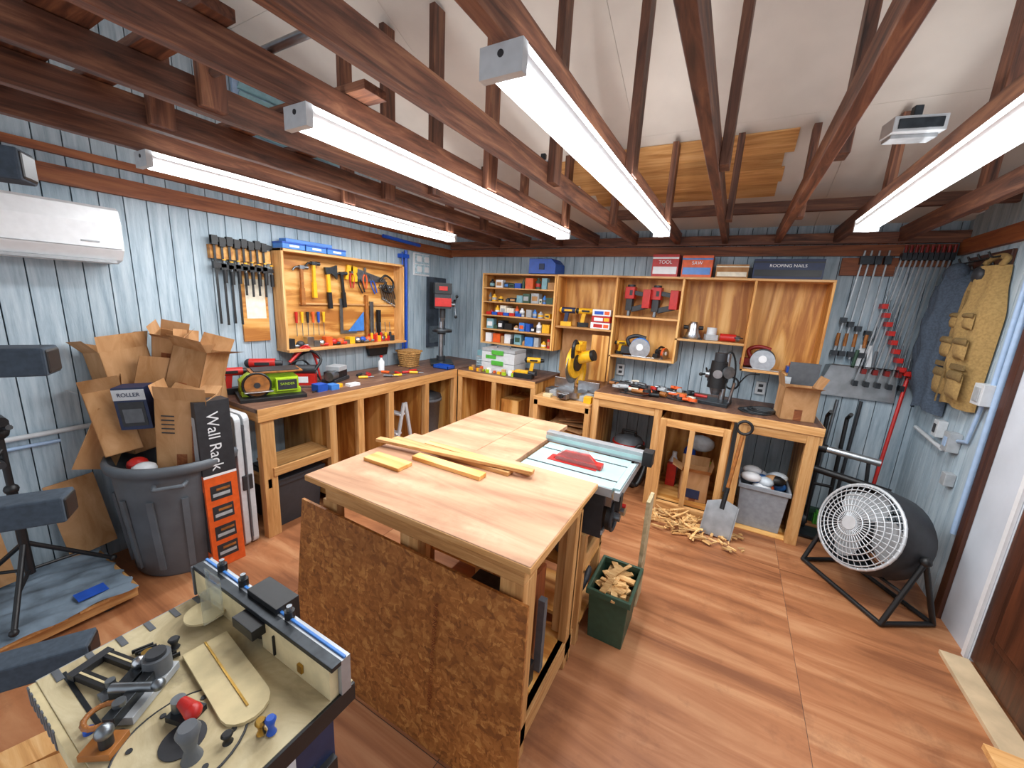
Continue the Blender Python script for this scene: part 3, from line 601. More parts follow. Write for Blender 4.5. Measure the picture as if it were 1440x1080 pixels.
def tote(name,x0,x1,y0,y1,z,h,mat,lid=True,lidm=None):
    b=B(); cx,cy=(x0+x1)/2,(y0+y1)/2; a,c=(x1-x0)/2,(y1-y0)/2; k=.88
    vs=[(cx-a*k,cy-c*k,z),(cx+a*k,cy-c*k,z),(cx+a*k,cy+c*k,z),(cx-a*k,cy+c*k,z),(cx-a,cy-c,z+h),(cx+a,cy-c,z+h),(cx+a,cy+c,z+h),(cx-a,cy+c,z+h)]
    b.add(vs,[(0,3,2,1),(0,1,5,4),(1,2,6,5),(2,3,7,6),(3,0,4,7)]+([(4,5,6,7)] if lid else []),mat)
    for (p,q,r,s) in ((x0-.012,x1+.012,y0-.012,y0+.005),(x0-.012,x1+.012,y1-.005,y1+.012),(x0-.012,x0+.005,y0,y1),(x1-.005,x1+.012,y0,y1)): b.box(p,q,r,s,z+h-.035,z+h,mat)
    if lid: b.box(x0-.018,x1+.018,y0-.018,y1+.018,z+h-.005,z+h+.015,lidm or mat); b.box(x0+.04,x1-.04,y0+.04,y1-.04,z+h+.015,z+h+.025,lidm or mat)
    b.done(name,.004)
tote('storage_tote',-3.02,-2.62,1.45,1.80,0,.36,'tote')
b=B(); b.M=T(-2.74,2.66,.08)
for s in (-.12,.12): b.stick((s,-.12,0),(s,.02,.60),.02,.03,'offwhite'); b.stick((s,.16,0),(s,.04,.60),.02,.03,'offwhite')
for k in range(3): b.bx((0,-.09+.045*k,.13+.18*k),(.24,.07,.018),'white')
b.done('step_ladder',.002)
b=B(); b.lathe([(.13,0),(.16,.52),(.175,.52),(.175,.55),(.15,.55),(.12,.03)],'grey',T(-2.76,3.14,.08),24); b.lathe([(.17,.551),(.165,.58),(.05,.62),(.001,.63)],'dark',T(-2.76,3.14,.08),24,False); b.done('waste_bin')
# ------------------------------------------------------------------ back counter items
b=B(); b.M=T(-2.12,3.66,.925)
b.box(-.2,.2,-.12,.14,0,.10,'offwhite'); b.box(-.2,.2,-.12,.14,.105,.215,'offwhite'); b.box(-.2,.2,-.12,.14,.22,.25,'lgrey'); b.box(-.07,.07,-.135,-.12,.08,.125,'systgreen'); b.box(-.07,.07,-.135,-.12,.19,.235,'systgreen'); b.tube([(-.08,0,.25),(-.08,0,.275),(.08,0,.275),(.08,0,.25)],.008,'grey'); b.box(-.15,-.02,-.122,-.12,.14,.18,'systgreen')
b.done('systainer_tool_case',.006)
b=B(); b.M=T(-1.75,3.70,.925,.4); drill(b,I4,'yellow'); b.done('cordless_drill',.002)
b=B(); b.M=T(-1.78,3.50,.925,.1); b.box(-.10,.10,-.04,.05,0,.05,'black'); b.box(-.09,.05,-.03,.04,.05,.075,'yellow'); b.cyl((.05,0,.06),(.12,0,.05),.02,'dark'); b.done('battery_charger',.003)
b=B(); random.seed(4)
for k in range(22):
    x=-2.45+random.random()*.55; y=3.44+random.random()*.06; h=random.uniform(.02,.06); b.box(x,x+random.uniform(.02,.05),y,y+.03,.925,.925+h,random.choice(['yellow','orange','cardboard','black','white','green','scrap']))
b.done('scattered_small_parts',.001)
b=B(); b.M=T(-2.42,3.80,.925,0); b.box(-.08,.08,-.1,.1,0,.13,'lgrey'); b.box(-.07,.07,-.104,-.1,.02,.11,'glassblk'); 
for k in range(4): b.box(-.07,.07,-.108,-.104,.015+.028*k,.02+.028*k,'dark')
b.box(-.075,.075,-.09,.09,.13,.19,'teal'); b.done('parts_drawer_cabinet',.002)
b=B(); b.M=T(-1.27,3.56,.80,-.1)
b.box(-.2,.2,-.10,.16,0,.05,'lgrey'); b.disc((0,-.02,.05),(0,0,1),.15,.05,'silver'); b.box(-.05,.05,-.22,-.05,.02,.07,'silver'); b.cyl((0,-.25,.045),(0,-.21,.045),.02,'black'); b.box(-.24,-.02,.07,.09,.06,.16,'silver'); b.box(.02,.24,.07,.09,.06,.16,'silver')
b.box(-.28,-.2,-.04,.1,.0,.05,'steel'); b.box(.2,.25,-.04,.1,.0,.05,'steel')
b.disc((.0,.0,.34),(1,0,0),.15,.045,'yellow',32); b.disc((.0,-.03,.29),(1,0,0),.15,.006,'steel',32); b.disc((.03,.0,.34),(1,0,0),.08,.02,'black'); b.disc((-.026,-.02,.29),(1,0,0),.11,.006,'dred')
b.cyl((.03,.03,.38),(.15,.03,.42),.055,'yellow'); b.cyl((.15,.03,.42),(.18,.03,.43),.052,'black'); b.curve([(0,.15,.10),(0,.2,.22),(0,.16,.38),(0,.08,.46)],.035,'yellow',10); b.curve([(.02,.0,.50),(.03,-.08,.55),(.04,-.14,.50),(.03,-.12,.40)],.018,'black',10); b.box(-.02,.06,-.05,.08,.46,.52,'yellow'); b.box(-.04,.05,.02,.12,.40,.54,'yellow')
b.done('miter_saw',.003)
b=B(); b.box(-1.59,-1.05,4.00,4.02,.81,1.43,'cardboard'); b.box(-1.20,-1.03,3.795,3.799,.95,1.40,'plyZ'); b.done('plywood_backer')
b=B(); b.box(-1.10,-1.03,3.40,3.47,.80,.86,'yellow'); b.box(-1.5,-1.42,3.38,3.44,.80,.83,'dust'); b.done('wood_offcuts',.002)
b=B(); b.M=T(-1.48,3.88,1.459,.2); drill(b,I4,'navy','yellow'); b.done('cordless_drill',.002)
b=B(); b.M=T(-1.32,3.93,1.459,.5); drill(b,I4,'yellow','black'); b.done('cordless_drill',.002)
b=B(); b.M=T(-1.15,3.88,1.459,0)
for k in range(3): b.box(-.09+.005*k,.10,-.05,.09,.063*k,.06+.063*k,['white','red','white'][k]); b.box(-.06,.03,-.052,-.05,.012+.063*k,.045+.063*k,['red','white','blue'][k]); b.box(.04,.09,-.052,-.05,.012+.063*k,.045+.063*k,['orange','yellow','orange'][k])
b.done('nail_boxes',.002)
def nailer(b,M,c='red',c2='black'):
    o=b.M; b.M=o@M
    b.box(-.045,.045,-.035,.035,.16,.27,c); b.box(-.03,.03,-.03,.03,.05,.16,c2); b.stick((.03,0,.22),(.15,0,.20),.04,.04,c2); b.stick((.02,0,.06),(.17,0,.10),.03,.05,c2); b.box(.13,.2,-.04,.04,.08,.25,c); b.box(-.012,.012,-.02,.02,0,.06,'steel'); b.cyl((0,0,.27),(0,0,.29),.035,c2); b.box(.0,.03,-.036,.036,.19,.24,c2)
    b.M=o
for x,r in ((-.90,-.15),(-.66,-.15)):
    b=B(); nailer(b,T(x,3.92,1.604,r),'red','dark'); b.done('nail_gun',.003)
def csaw(b,M,c='blue',c2='black'):
    o=b.M; b.M=o@M
    b.box(-.14,.14,-.06,.08,0,.008,'silver'); b.disc((0,-.02,.09),(0,1,0),.085,.035,c); b.disc((0,-.045,.075),(0,1,0),.09,.004,'silver'); b.disc((-.0,-.02,.06),(0,1,0),.08,.02,'silver'); b.cyl((0,.0,.10),(0,.12,.10),.042,c2); b.curve([(-.09,.02,.08),(-.12,.02,.15),(-.05,.02,.185),(.04,.02,.17)],.017,c2,8); b.box(-.17,-.08,.0,.08,.02,.08,c2); b.disc((0,-.048,.09),(0,1,0),.03,.01,'white')
    b.M=o
b=B(); csaw(b,T(-.75,3.90,1.224,.1)@Matrix.Scale(1.05,4),'lblue','dark'); b.done('circular_saw',.002)
b=B(); csaw(b,T(-.54,3.93,1.224,1.2)@Matrix.Scale(.6,4),'orange','black'); b.done('circular_saw',.002)
b=B(); drill(b,T(-.93,3.95,1.224,.5)@Matrix.Scale(.7,4),'yellow'); b.done('cordless_drill',.002)
b=B(); b.M=T(-.31,3.9,1.439,.2); b.lathe([(.06,0),(.07,.02),(.05,.06),(.045,.12),(.03,.15)],'silver',None,20); b.cyl((-.08,0,.10),(.08,0,.10),.018,'black'); b.box(-.08,.08,-.05,.05,0,.008,'dark'); b.done('palm_router')
b=B(); b.M=T(-.16,3.92,1.439,.3); b.box(-.05,.05,-.04,.04,0,.05,'lgrey'); b.cyl((0,0,.05),(0,0,.11),.04,'offwhite'); b.done('orbital_sander',.004)
b=B(); b.M=T(-.02,3.90,1.439,.1); b.cyl((-.07,0,.035),(.05,0,.035),.032,'red'); b.cyl((.05,0,.035),(.08,0,.03),.025,'steel'); b.disc((.07,-.02,.04),(0,0,1),.035,.01,'dark'); b.done('angle_grinder')
b=B(); csaw(b,T(.26,3.90,1.234,-.15),'dark','dred'); b.done('circular_saw',.002)
b=B(); b.M=T(.49,3.92,1.234,0); b.box(-.06,.08,-.05,.05,0,.05,'blue'); b.cyl((-.04,0,.05),(.05,0,.06),.03,'orange'); b.done('jigsaw',.003)
b=B(); b.M=T(-1.80,3.92,1.97); b.prism([(-.15,0),(.15,0),(.15,.10),(.10,.15),(-.15,.15)],-.12,.12,'blue',fr((0,0,0),(1,0,0),(0,0,1),(0,-1,0))); b.box(-.03,.03,-.13,-.12,.04,.1,'navy'); b.done('storage_bin',.004)
def pbox(name,x0,x1,y0,y1,z,h,c,strip,lab=None,labc='white'):
    b=B(); b.box(x0,x1,y0,y1,z,z+h,c); b.box(x0+.01,x1-.01,y0-.002,y0,z+h*.12,z+h*.45,strip)
    b.box(x0,x1,y0-.001,y0,z+h*.8,z+h*.88,strip)
    if lab: b.text(lab,fr(((x0+x1)/2,y0-.004,z+h*.65),(1,0,0),(0,0,1),(0,-1,0)),h*.22,labc)
    b.done(name,.002)
pbox('tool_box',-.72,-.50,3.83,4.02,1.969,.19,'red','white','TOOL')
pbox('tool_box',-.47,-.23,3.83,4.02,1.969,.18,'orange','lblue','SAW','white')
pbox('tool_box',-.20,.04,3.85,4.02,1.969,.11,'cardboard','paper')
pbox('tool_box',.07,.53,3.81,4.02,1.969,.15,'navy','black','ROOFING NAILS')
# ------------------------------------------------------------------ right counter items
b=B(); random.seed(12)
for k in range(46):
    x=-.92+random.random()*.72; y=3.48+random.random()*.40; c=random.choice(['black','dark','brownhandle','orange','steel','red','dsteel','brownhandle','paper','lgrey']); a=random.random()*6.3; L=random.uniform(.05,.13); z=.947+random.random()*.045
    p=Vector((x,y,z)); q=p+Vector((L*math.cos(a),L*math.sin(a)*.5,0)); b.cyl(p,q,random.uniform(.010,.024),c); 
    if k%3==0: b.disc(q,(0,.2,1),.035,.025,c)
b.curve([(-.8,3.5,.937),(-.6,3.48,.94),(-.5,3.6,.94),(-.3,3.52,.94),(-.2,3.6,.94)],.006,'black')
b.done('scattered_power_tools')
b=B(); b.M=T(-.04,3.68,.93,-.15)
b.box(-.11,.11,-.12,.10,0,.03,'dsteel'); b.cyl((.03,.07,.03),(.03,.07,.42),.025,'silver'); b.cyl((-.01,-.02,.14),(-.01,-.02,.36),.07,'black',.062); b.cyl((-.01,-.02,.36),(-.01,-.02,.43),.045,'dark'); b.cyl((-.01,-.02,.08),(-.01,-.02,.14),.03,'steel',.05); b.box(-.09,.06,.0,.08,.18,.28,'dark')
b.cyl((-.1,-.02,.24),(-.06,-.02,.24),.03,'steel'); b.tube([(-.13,-.07,.24),(-.09,0,.24),(-.12,.06,.28)],.008,'black'); b.sph((-.13,-.07,.24),.015,'black'); b.disc((.07,-.05,.28),(.7,-.7,0),.05,.02,'steel'); b.disc((.0,-.085,.26),(0,1,0),.035,.01,'silver'); b.curve([(.0,.0,.41),(.06,.03,.44),(.1,.07,.3),(.10,.08,.012)],.008,'black'); b.tube([(.1,0,.03),(.12,-.02,.2)],.012,'silver')
b.done('benchtop_drill_stand',.003)
b=B(); b.M=T(.25,3.60,.93); 
for k in range(4): b.disc((.02*k,.015*k,.004+.006*k),(0,0,1),.12-.012*k,.004,'steel' if k%2 else 'dsteel'); b.torus((.02*k,.015*k,.006+.006*k),(0,0,1),.115-.012*k,.003,'black')
b.done('saw_blades')
b=B(); carton(b,T(.50,3.60,.931,.12),.22,.2,.24,(1.3,None,.2,.4)); b.done('cardboard_box')
b=B(); b.bx((.53,3.77,1.14),(.20,.012,.40),'grey',(.10,0,.1)); b.bx((.42,3.74,1.08),(.07,.01,.28),'bag',(.08,0,.1)); b.done('sheet_metal_offcut')
for x0 in (.25,-.98):
    b=B(); b.M=FB(x0,1.0); b.box(0,.075,0,.11,0,.03,'offwhite'); b.box(.02,.055,.02,.045,.03,.033,'dark'); b.box(.02,.055,.065,.09,.03,.033,'dark'); b.done('electrical_outlet',.003)
b=B(); b.torus((.06,3.80,1.10),(0.1,1,0),.05,.008,'black'); b.curve([(.11,3.81,1.10),(.17,3.8,1.19),(.25,3.82,1.2)],.006,'black'); b.done('power_cord')
tote('storage_tote',.235,.565,3.46,3.80,.0125,.36,'totegrey',False)
b=B(); random.seed(6)
for k in range(14): b.sph((.28+random.random()*.24,3.50+random.random()*.26,.33+random.random()*.10),(.05+random.random()*.03,.05,.04),random.choice(['bag','bag','white','cardboard','orange','lblue','black']),10)
b.done('plastic_bags')
b=B(); carton(b,T(-.10,3.58,.091,.1),.22,.18,.26,(.9,.2,1.1,.2)); b.box(-.16,-.04,3.484,3.487,.12,.2,'navy'); b.done('cardboard_box')
b=B(); b.lathe([(.04,0),(.045,.2),(.02,.26),(.02,.3)],'offwhite',T(-.30,3.80,.091),14); b.lathe([(.05,0),(.05,.33),(.03,.36)],'blue',T(-.18,3.86,.091),14); b.lathe([(.035,0),(.035,.25)],'green',T(-.02,3.85,.091),14); b.box(-.34,-.26,3.7,3.76,.091,.3,'red'); b.sph((-.1,3.86,.5),(.12,.06,.08),'bag'); b.done('spray_bottles')
b=B(); b.M=T(-.72,3.74,0)
b.lathe([(.15,.03),(.17,.08),(.17,.30),(.16,.33)],'dark',None,24); b.lathe([(.165,.33),(.16,.38),(.12,.46),(.05,.48),(.001,.48)],'grey',None,24,False); b.cyl((0,0,.40),(0,0,.42),.15,'red',n=24); b.tube([(-.06,0,.47),(-.06,0,.52),(.06,0,.52),(.06,0,.47)],.012,'black'); b.curve([(.0,-.17,.25),(.06,-.26,.2),(.16,-.24,.1),(.2,-.1,.3),(.14,-.16,.45),(.05,-.2,.3)],.02,'black',10)
for a in (.7,2.3,3.9,5.5): b.sph((.14*math.cos(a),.14*math.sin(a),.025),.025,'black')
b.done('shop_vacuum')
b=B(); b.M=T(-.80,3.28,0); b.box(-.06,.06,-.05,.05,0,.2,'black'); b.cyl((-.09,0,.24),(.09,0,.24),.06,'grey'); b.box(-.05,.05,-.04,.04,.28,.33,'black'); b.cyl((0.02,-.02,.33),(.06,-.06,.40),.018,'blue'); b.done('portable_compressor',.004)
b=B(); p=Vector((.11,3.16,.012)); q=Vector((.20,3.365,.97)); d=(q-p).normalized(); m1=p+d*.27
b.tube([m1,p+d*.80],.014,'brownhandle'); b.torus(p+d*.86,(0,1,0),.05,.011,'black',16); b.cyl(m1-d*.05,m1+d*.12,.017,'dsteel')
M=fr(p,(1,0,0),tuple(d),tuple(Vector((1,0,0)).cross(d)))
pts=[(-.10,.26),(-.02,.29),(.02,.29),(.10,.26),(.105,.0),(-.105,.0)]; b.prism(pts,-.003,.003,'galv',M); b.box(-.108,-.10,0,.26,-.003,.02,'galv',M); b.box(.10,.108,0,.26,-.003,.02,'galv',M)
b.done('shovel')
def scraps(name,x0,x1,y0,y1,z0,z1,n,seed,L=(.04,.14),W=.02,mat='scrap'):
    random.seed(seed); b=B()
    for k in range(n):
        u,v=random.random(),random.random(); hh=z0+(z1-z0)*random.random()*(1-abs(2*u-1)*.7)
        l=random.uniform(*L); b.bx((x0+(x1-x0)*u,y0+(y1-y0)*v,hh+.012),(l,random.uniform(.4,1)*W,random.uniform(.003,.012)),mat,(random.uniform(-.15,.15),random.uniform(-.12,.12),random.random()*6.3))
    b.done(name)
scraps('wood_scrap_pile',-.36,.02,3.02,3.32,.008,.07,110,1)
scraps('wood_scrap_pile',.02,.30,3.0,3.30,.008,.02,40,2,L=(.02,.08))
# ------------------------------------------------------------------ clamps on back wall
b=B(); b.M=FB(0,0)
b.box(.66,.98,2.02,2.15,0,.03,'trimX'); b.box(.98,1.27,2.09,2.15,0,.03,'trimX')
for k,x in enumerate((.78,.82,.865,.92)):
    dx=-.05+.01*k
    b.stick((x+dx,1.42-.02*k,.053),(x,2.20,.053),.010,.016,'galv'); b.box(x-.02,x+.02,2.10,2.16,.03,.08,'dsteel'); xx=x+dx*.7; b.box(xx-.018,xx+.018,1.66-.03*k,1.70-.03*k,.03,.09,'dsteel'); b.cyl((x+dx,1.48,.085),(x+dx,1.58,.085),.012,'brownhandle'); b.box(x+dx-.02,x+dx+.02,1.40,1.44,.03,.08,'dsteel')
for k in range(10):
    x=1.0+k*.028; zb=1.78-.065*k if k<8 else 1.30; xb=x-.10+.006*k
    b.stick((xb,1.30 if k%2 else 1.20,.064),(x,2.22,.064),.010,.014,'galv'); b.box(x-.012,x+.012,2.13,2.18,.03,.09,'dsteel'); g=(2.22-zb)/(1.0); xm=x-(x-xb)*g
    b.box(xm-.018,xm+.018,zb,zb+.035,.04,.12,'red'); b.cyl((x,2.18,.09),(x,2.23,.09),.008,'dred'); b.cyl((xm,zb+.03,.10),(xm,zb+.13,.10),.005,'steel'); b.box(xb-.014,xb+.014,(1.30 if k%2 else 1.20)-.02,(1.30 if k%2 else 1.20)+.02,.04,.10,'dred' if k%2 else 'dsteel')
b.done('bar_clamps')
b=B(); b.M=FB(.92,1.08)
b.prism([(-.25,0),(.25,0),(.22,.24),(-.22,.24)],.02,.026,'galv'); b.add([(-.22,.24,.02),(.22,.24,.02),(.20,.26,.13),(-.20,.26,.13)],[(0,1,2,3)],'galv'); b.add([(-.25,0,.02),(-.22,.24,.02),(-.20,.26,.13)],[(0,1,2)],'galv'); b.add([(.25,0,.02),(.22,.24,.02),(.20,.26,.13)],[(0,1,2)],'galv'); b.stick((-.25,0,.024),(.25,0,.024),.014,.014,'galv')
b.cyl((0,.24,.05),(0,.44,.05),.012,'dsteel'); b.torus((0,.47,.05),(0,0,1),.025,.006,'dsteel',14)
b.cyl((-.06,.24,.08),(-.05,.38,.08),.012,'dgreen'); b.cyl((.06,.24,.08),(.06,.38,.08),.01,'grey'); b.stick((-.04,.24,.06),(-.02,.42,.06),.035,.02,'offwhite'); b.stick((.04,.24,.06),(.02,.42,.06),.03,.02,'offwhite')
b.done('dustpan')
def broom(name,p,q,c,hc,hw=.28,along=(1,0,0)):
    b=B(); p=Vector(p); q=Vector(q); b.cyl(p+Vector((0,0,.12)),q,.012,c); a=Vector(along)*hw/2
    b.stick(p-a+Vector((0,0,.10)),p+a+Vector((0,0,.10)),.05,.04,hc); 
    for k in range(15): u=p-a+a*2*(k/14); b.stick(u+Vector((0,0,.0)),u+Vector((0,0,.09)),.018,.035,hc)
    b.done(name)
broom('broom',(.78,3.93,0),(.82,3.99,1.05),'steel','dgreen',.18)
broom('push_broom',(1.08,3.74,.0),(1.20,4.0,1.30),'red','dark',.26,(.5,-.85,0))
broom('broom',(.93,3.89,0),(.97,4.0,1.06),'dark','systgreen',.20)
b=B(); 
for x in (.74,.86): b.tube([(x,3.72,.06),(x,3.78,.95),(x,3.70,1.0)],.014,'black')
b.cyl((.68,3.68,.72),(1.06,3.60,.70),.026,'galv'); b.cyl((.68,3.68,.72),(.76,3.665,.715),.032,'black'); b.cyl((.70,3.62,.56),(1.12,3.50,.53),.026,'black'); b.tube([(.74,3.74,.4),(.86,3.74,.4)],.012,'black'); b.box(.69,.92,3.56,3.74,.012,.03,'dsteel')
for x in (.72,.91): b.cyl((x-.02,3.76,.07),(x+.02,3.76,.07),.07,'black')
b.tube([(1.0,3.62,.70),(1.04,3.54,.06)],.012,'black'); b.sph((1.04,3.54,.04),.025,'black')
b.done('hand_truck')
# ------------------------------------------------------------------ right wall
b=B(); b.M=FR(3.86,2.03); b.box(0,.48,0,.10,0,.02,'doorbrown')
for k in range(4): x=.06+k*.12; b.curve([(x,.07,.02),(x,.06,.07),(x,.09,.09)],.006,'black'); b.curve([(x,.03,.02),(x,.01,.05),(x,.03,.06)],.006,'black')
b.done('coat_hook_rail',.003)
def cloth(b,outline,mat,z0,bul,M,nx=14,ny=22,seed=1,fold=.008,flat=False):
    vs=[];fs=[]
    for side in (1,0):
        for j in range(ny+1):
            v=j/ny; xl,xr,y=outline(v)
            ev=(math.sin(PI*min(max(v,.0),1))**.35) if flat else (.6+.4*math.sin(PI*min(1,v*.9+.1)))
            for i in range(nx+1):
                u=i/nx; x=xl+(xr-xl)*u; e=max(math.sin(PI*u),0)**(.35 if flat else .5)
                z=z0+(bul*e*ev+fold*math.sin(u*19+seed+v*3)*e+fold*.7*math.sin(v*21+u*6+seed)*e if side else 0)
                vs.append((x,y+(fold*math.sin(u*9+seed) if v>.98 else 0),z))
    k=(nx+1)*(ny+1)
    for s in (0,1):
        for j in range(ny):
            for i in range(nx):
                a=s*k+j*(nx+1)+i; fs.append((a,a+1,a+nx+2,a+nx+1))
    b.add(vs,fs,mat,True,M)
b=B(); MM=FR(4.02,1.08)
cloth(b,lambda v:( .0+.03*(1-v)+(.09*(1-v/.12) if v<.12 else 0), .38-.03*(1-v)-(.10*(1-v/.12) if v<.12 else 0), .97-.95*v),'slate',.01,.14,MM,seed=2,fold=.016)
cloth(b,lambda v:(-.0+.05*(1-v),.12+.04*(1-v),.87-.72*v),'slate',.05,.09,MM,8,18,seed=5,fold=.01)
b.M=MM; b.sph((.19,.94,.07),(.10,.08,.06),'slate'); b.M=I4; b.done('hooded_jacket')
b=B(); MM=FR(3.67,1.20)@Matrix.Diagonal((.92,1,.9,1))
def sm(t): return t*t*(3-2*t)
def body(v):
    y=.84-.84*v
    if v<.10: w=.13+.02*v/.10
    elif v<.36: w=.15+.07*sm((v-.10)/.26)
    else: w=.22-.01*sm((v-.36)/.64)
    return (.21-w,.21+w,y)
cloth(b,body,'khaki',.01,.12,MM,22,34,3,.010)
b.M=MM
def pocket(x0,x1,y0,y1,z):
    cloth(b,lambda v:(x0,x1,y1-(y1-y0)*v),'khaki',z,.030,I4,8,8,1,.002,True)
    cloth(b,lambda v:(x0-.006,x1+.006,y1+.008-(y1-y0)*.36*v),'khakid',z+.014,.024,I4,8,5,1,.001,True)
for (x0,x1,y0,y1,z) in ((.02,.19,.05,.21,.10),(.23,.40,.05,.21,.10),(.04,.185,.29,.41,.115),(.235,.38,.29,.41,.115),(.07,.17,.47,.56,.11),(.25,.35,.47,.56,.11)): pocket(x0,x1,y0,y1,z)
b.stick((.21,.01,.135),(.21,.70,.125),.008,.008,'khakid'); b.stick((.01,.245,.115),(.41,.245,.115),.012,.03,'khakid',up=(0,1,0)); b.curve([(.10,.84,.05),(.10,.88,.03),(.19,.90,.02),(.31,.88,.03),(.32,.84,.05)],.018,'khaki',8); b.sph((.21,.79,.10),(.06,.05,.03),'dark')
b.done('tactical_vest')
b=B(); b.tube([(RX-.02,3.16,1.36),(RX-.02,3.16,2.15)],.014,'conduit'); b.tube([(RX-.02,3.10,.5),(RX-.02,3.10,2.15)],.014,'conduit'); b.tube([(RX-.02,3.42,.98),(RX-.02,3.25,1.02),(RX-.02,3.2,1.3)],.01,'conduit'); b.tube([(RX-.02,3.95,.93),(RX-.02,3.5,.90)],.014,'offwhite'); b.done('electrical_conduit')
b=B(); b.box(RX-.07,RX-.002,3.12,3.22,1.26,1.38,'offwhite'); b.box(RX-.076,RX-.07,3.14,3.20,1.28,1.36,'lgrey'); b.done('junction_box',.004)
b=B(); b.box(RX-.06,RX-.002,3.34,3.42,.92,1.04,'lgrey'); b.box(RX-.065,RX-.06,3.36,3.40,.95,1.01,'conduit'); b.done('junction_box',.004)
b=B(); b.box(RX-.05,RX-.002,3.55,3.62,.96,1.07,'offwhite'); b.box(RX-.056,RX-.05,3.57,3.60,.985,1.045,'dark'); b.done('electrical_outlet',.003)
b=B(); b.box(RX-.05,RX-.002,3.28,3.34,.72,.80,'lgrey'); b.done('junction_box',.004)
# ------------------------------------------------------------------ fan
b=B(); ax=Vector((-.80,-.50,.30)).normalized(); c=Vector((.84,2.97,.46)); q=ax.to_track_quat('Z','Y'); Rr=.255
MF=Matrix.Translation(c)@q.to_matrix().to_4x4()
b.M=MF
k0=Rr/.275
for rr,zz in ((.04,.05),(.08,.048),(.12,.044),(.16,.038),(.195,.03),(.23,.02),(.26,.006),(.275,-.012)): b.torus((0,0,zz),(0,0,1),rr*k0,.0036,'wire',32,5)
for k in range(40):
    a=2*PI*k/40; b.tube([(.04*k0*math.cos(a),.04*k0*math.sin(a),.05),(.16*k0*math.cos(a),.16*k0*math.sin(a),.038),(Rr*math.cos(a),Rr*math.sin(a),-.012)],.0028,'wire',5)
b.disc((0,0,.052),(0,0,1),.042,.008,'wire'); b.torus((0,0,-.012),(0,0,1),Rr,.010,'wire',36)
b.cyl((0,0,-.14),(0,0,-.03),.05,'dark')
for k in range(3):
    a=2*PI*k/3; o=b.M; b.M=o@Matrix.Rotation(a,4,'Z'); vs=[];n=8
    for i in range(n+1):
        u=i/n; r=.05+.17*u; wd=.05+.07*math.sin(PI*u*.8+.3)
        vs+= [(r,-wd,-.08-.02),(r,wd,-.05+.01)]
    b.add(vs,[(2*i,2*i+2,2*i+3,2*i+1) for i in range(n)],'lgrey',True); b.M=o
b.lathe([(Rr,-.012),(Rr+.005,-.03),(Rr+.012,-.10),(Rr+.005,-.22),(Rr-.03,-.28),(Rr-.05,-.30)],'dark',None,36,False)
for rr,zz in ((.07,-.335),(.12,-.33),(.16,-.32),(.195,-.30)): b.torus((0,0,zz),(0,0,1),rr,.003,'black',28,5)
for k in range(20):
    a=2*PI*k/20; b.tube([(.05*math.cos(a),.05*math.sin(a),-.336),(.195*math.cos(a),.195*math.sin(a),-.30)],.002,'black',5)
b.cyl((0,0,-.335),(0,0,-.14),.07,'black')
b.M=I4
side=ax.cross(Vector((0,0,1))).normalized(); mid=c-ax*.15
l=mid+side*(Rr+.03); r=mid-side*(Rr+.03); fw=Vector((ax.x,ax.y,0)).normalized()
def gz(v,z=.016): return Vector((v.x,v.y,z))
for s in (l,r):
    b.tube([s,gz(s+fw*.16),gz(s-fw*.16),s],.014,'black'); b.sph(s,.028,'black')
b.tube([gz(l+fw*.16),gz(r+fw*.16)],.014,'black'); b.tube([gz(l-fw*.16),gz(r-fw*.16)],.014,'black'); b.tube([l.lerp(gz(l+fw*.16),.5),r.lerp(gz(r+fw*.16),.5)],.010,'black')
b.done('drum_fan')
b=B(); b.box(1.06,1.30,1.60,1.86,.0205,.16,'red'); b.box(1.04,1.30,1.58,1.90,.16,.185,'pineX'); b.box(1.08,1.28,1.598,1.60,.05,.13,'dred'); b.done('red_step_box',.003)
# ------------------------------------------------------------------ central table
b=B()
b.box(-1.50,-.42,.95,1.62,.892,.92,'tabletop'); b.box(-1.502,-.418,.948,.956,.893,.917,'pineX'); b.box(-.426,-.418,.95,1.62,.893,.917,'pineY')
b.box(-1.44,-.46,1.00,1.04,.80,.89,'pineX'); b.box(-.50,-.46,1.04,1.60,.80,.89,'pineY'); b.box(-1.46,-1.42,1.04,1.60,.80,.89,'pineY'); b.box(-1.44,-.46,1.56,1.60,.80,.89,'pineX')
for x in (-1.46,-1.0,-.55):
    b.box(x,x+.09,1.00,1.04,0,.80,'pineZ')
    b.box(x,x+.09,1.54,1.58,0,.80,'pineZ')
b.box(-.50,-.46,1.04,1.1,0,.8,'pineZ'); b.box(-.50,-.46,1.5,1.56,0,.8,'pineZ')
b.box(-1.46,-.47,1.02,1.58,.13,.15,'plyX'); b.box(-.50,-.46,1.0,1.6,.06,.15,'pineY'); b.box(-1.46,-.5,1.0,1.04,.06,.15,'pineX')
b.done('assembly_table',.003)
b=B(); b.box(-1.46,-1.08,1.625,2.35,.885,.912,'tabletop'); b.box(-1.078,-.85,1.625,2.35,.885,.912,'tabletop'); b.box(-1.44,-.87,2.30,2.33,.79,.885,'pineX'); b.box(-1.44,-1.40,1.63,2.33,.79,.885,'pineY'); b.box(-.91,-.87,1.63,2.33,.79,.885,'pineY')
for x in (-1.44,-.93):
    for y in (1.64,2.26): b.box(x,x+.05,y,y+.04,0,.79,'pineZ')
b.box(-1.44,-.87,1.65,2.30,.2,.22,'plyX')
b.done('outfeed_table',.003)
b=B(); 
vs=[(-1.60,.925,0),(-.40,.925,0),(-.43,.985,.755),(-1.57,.985,.775)]; vs2=[(x,y-.012,z) for x,y,z in vs]
b.add(vs+vs2,[(0,1,2,3),(4,7,6,5),(0,4,5,1),(3,2,6,7),(0,3,7,4),(1,5,6,2)],'osb')
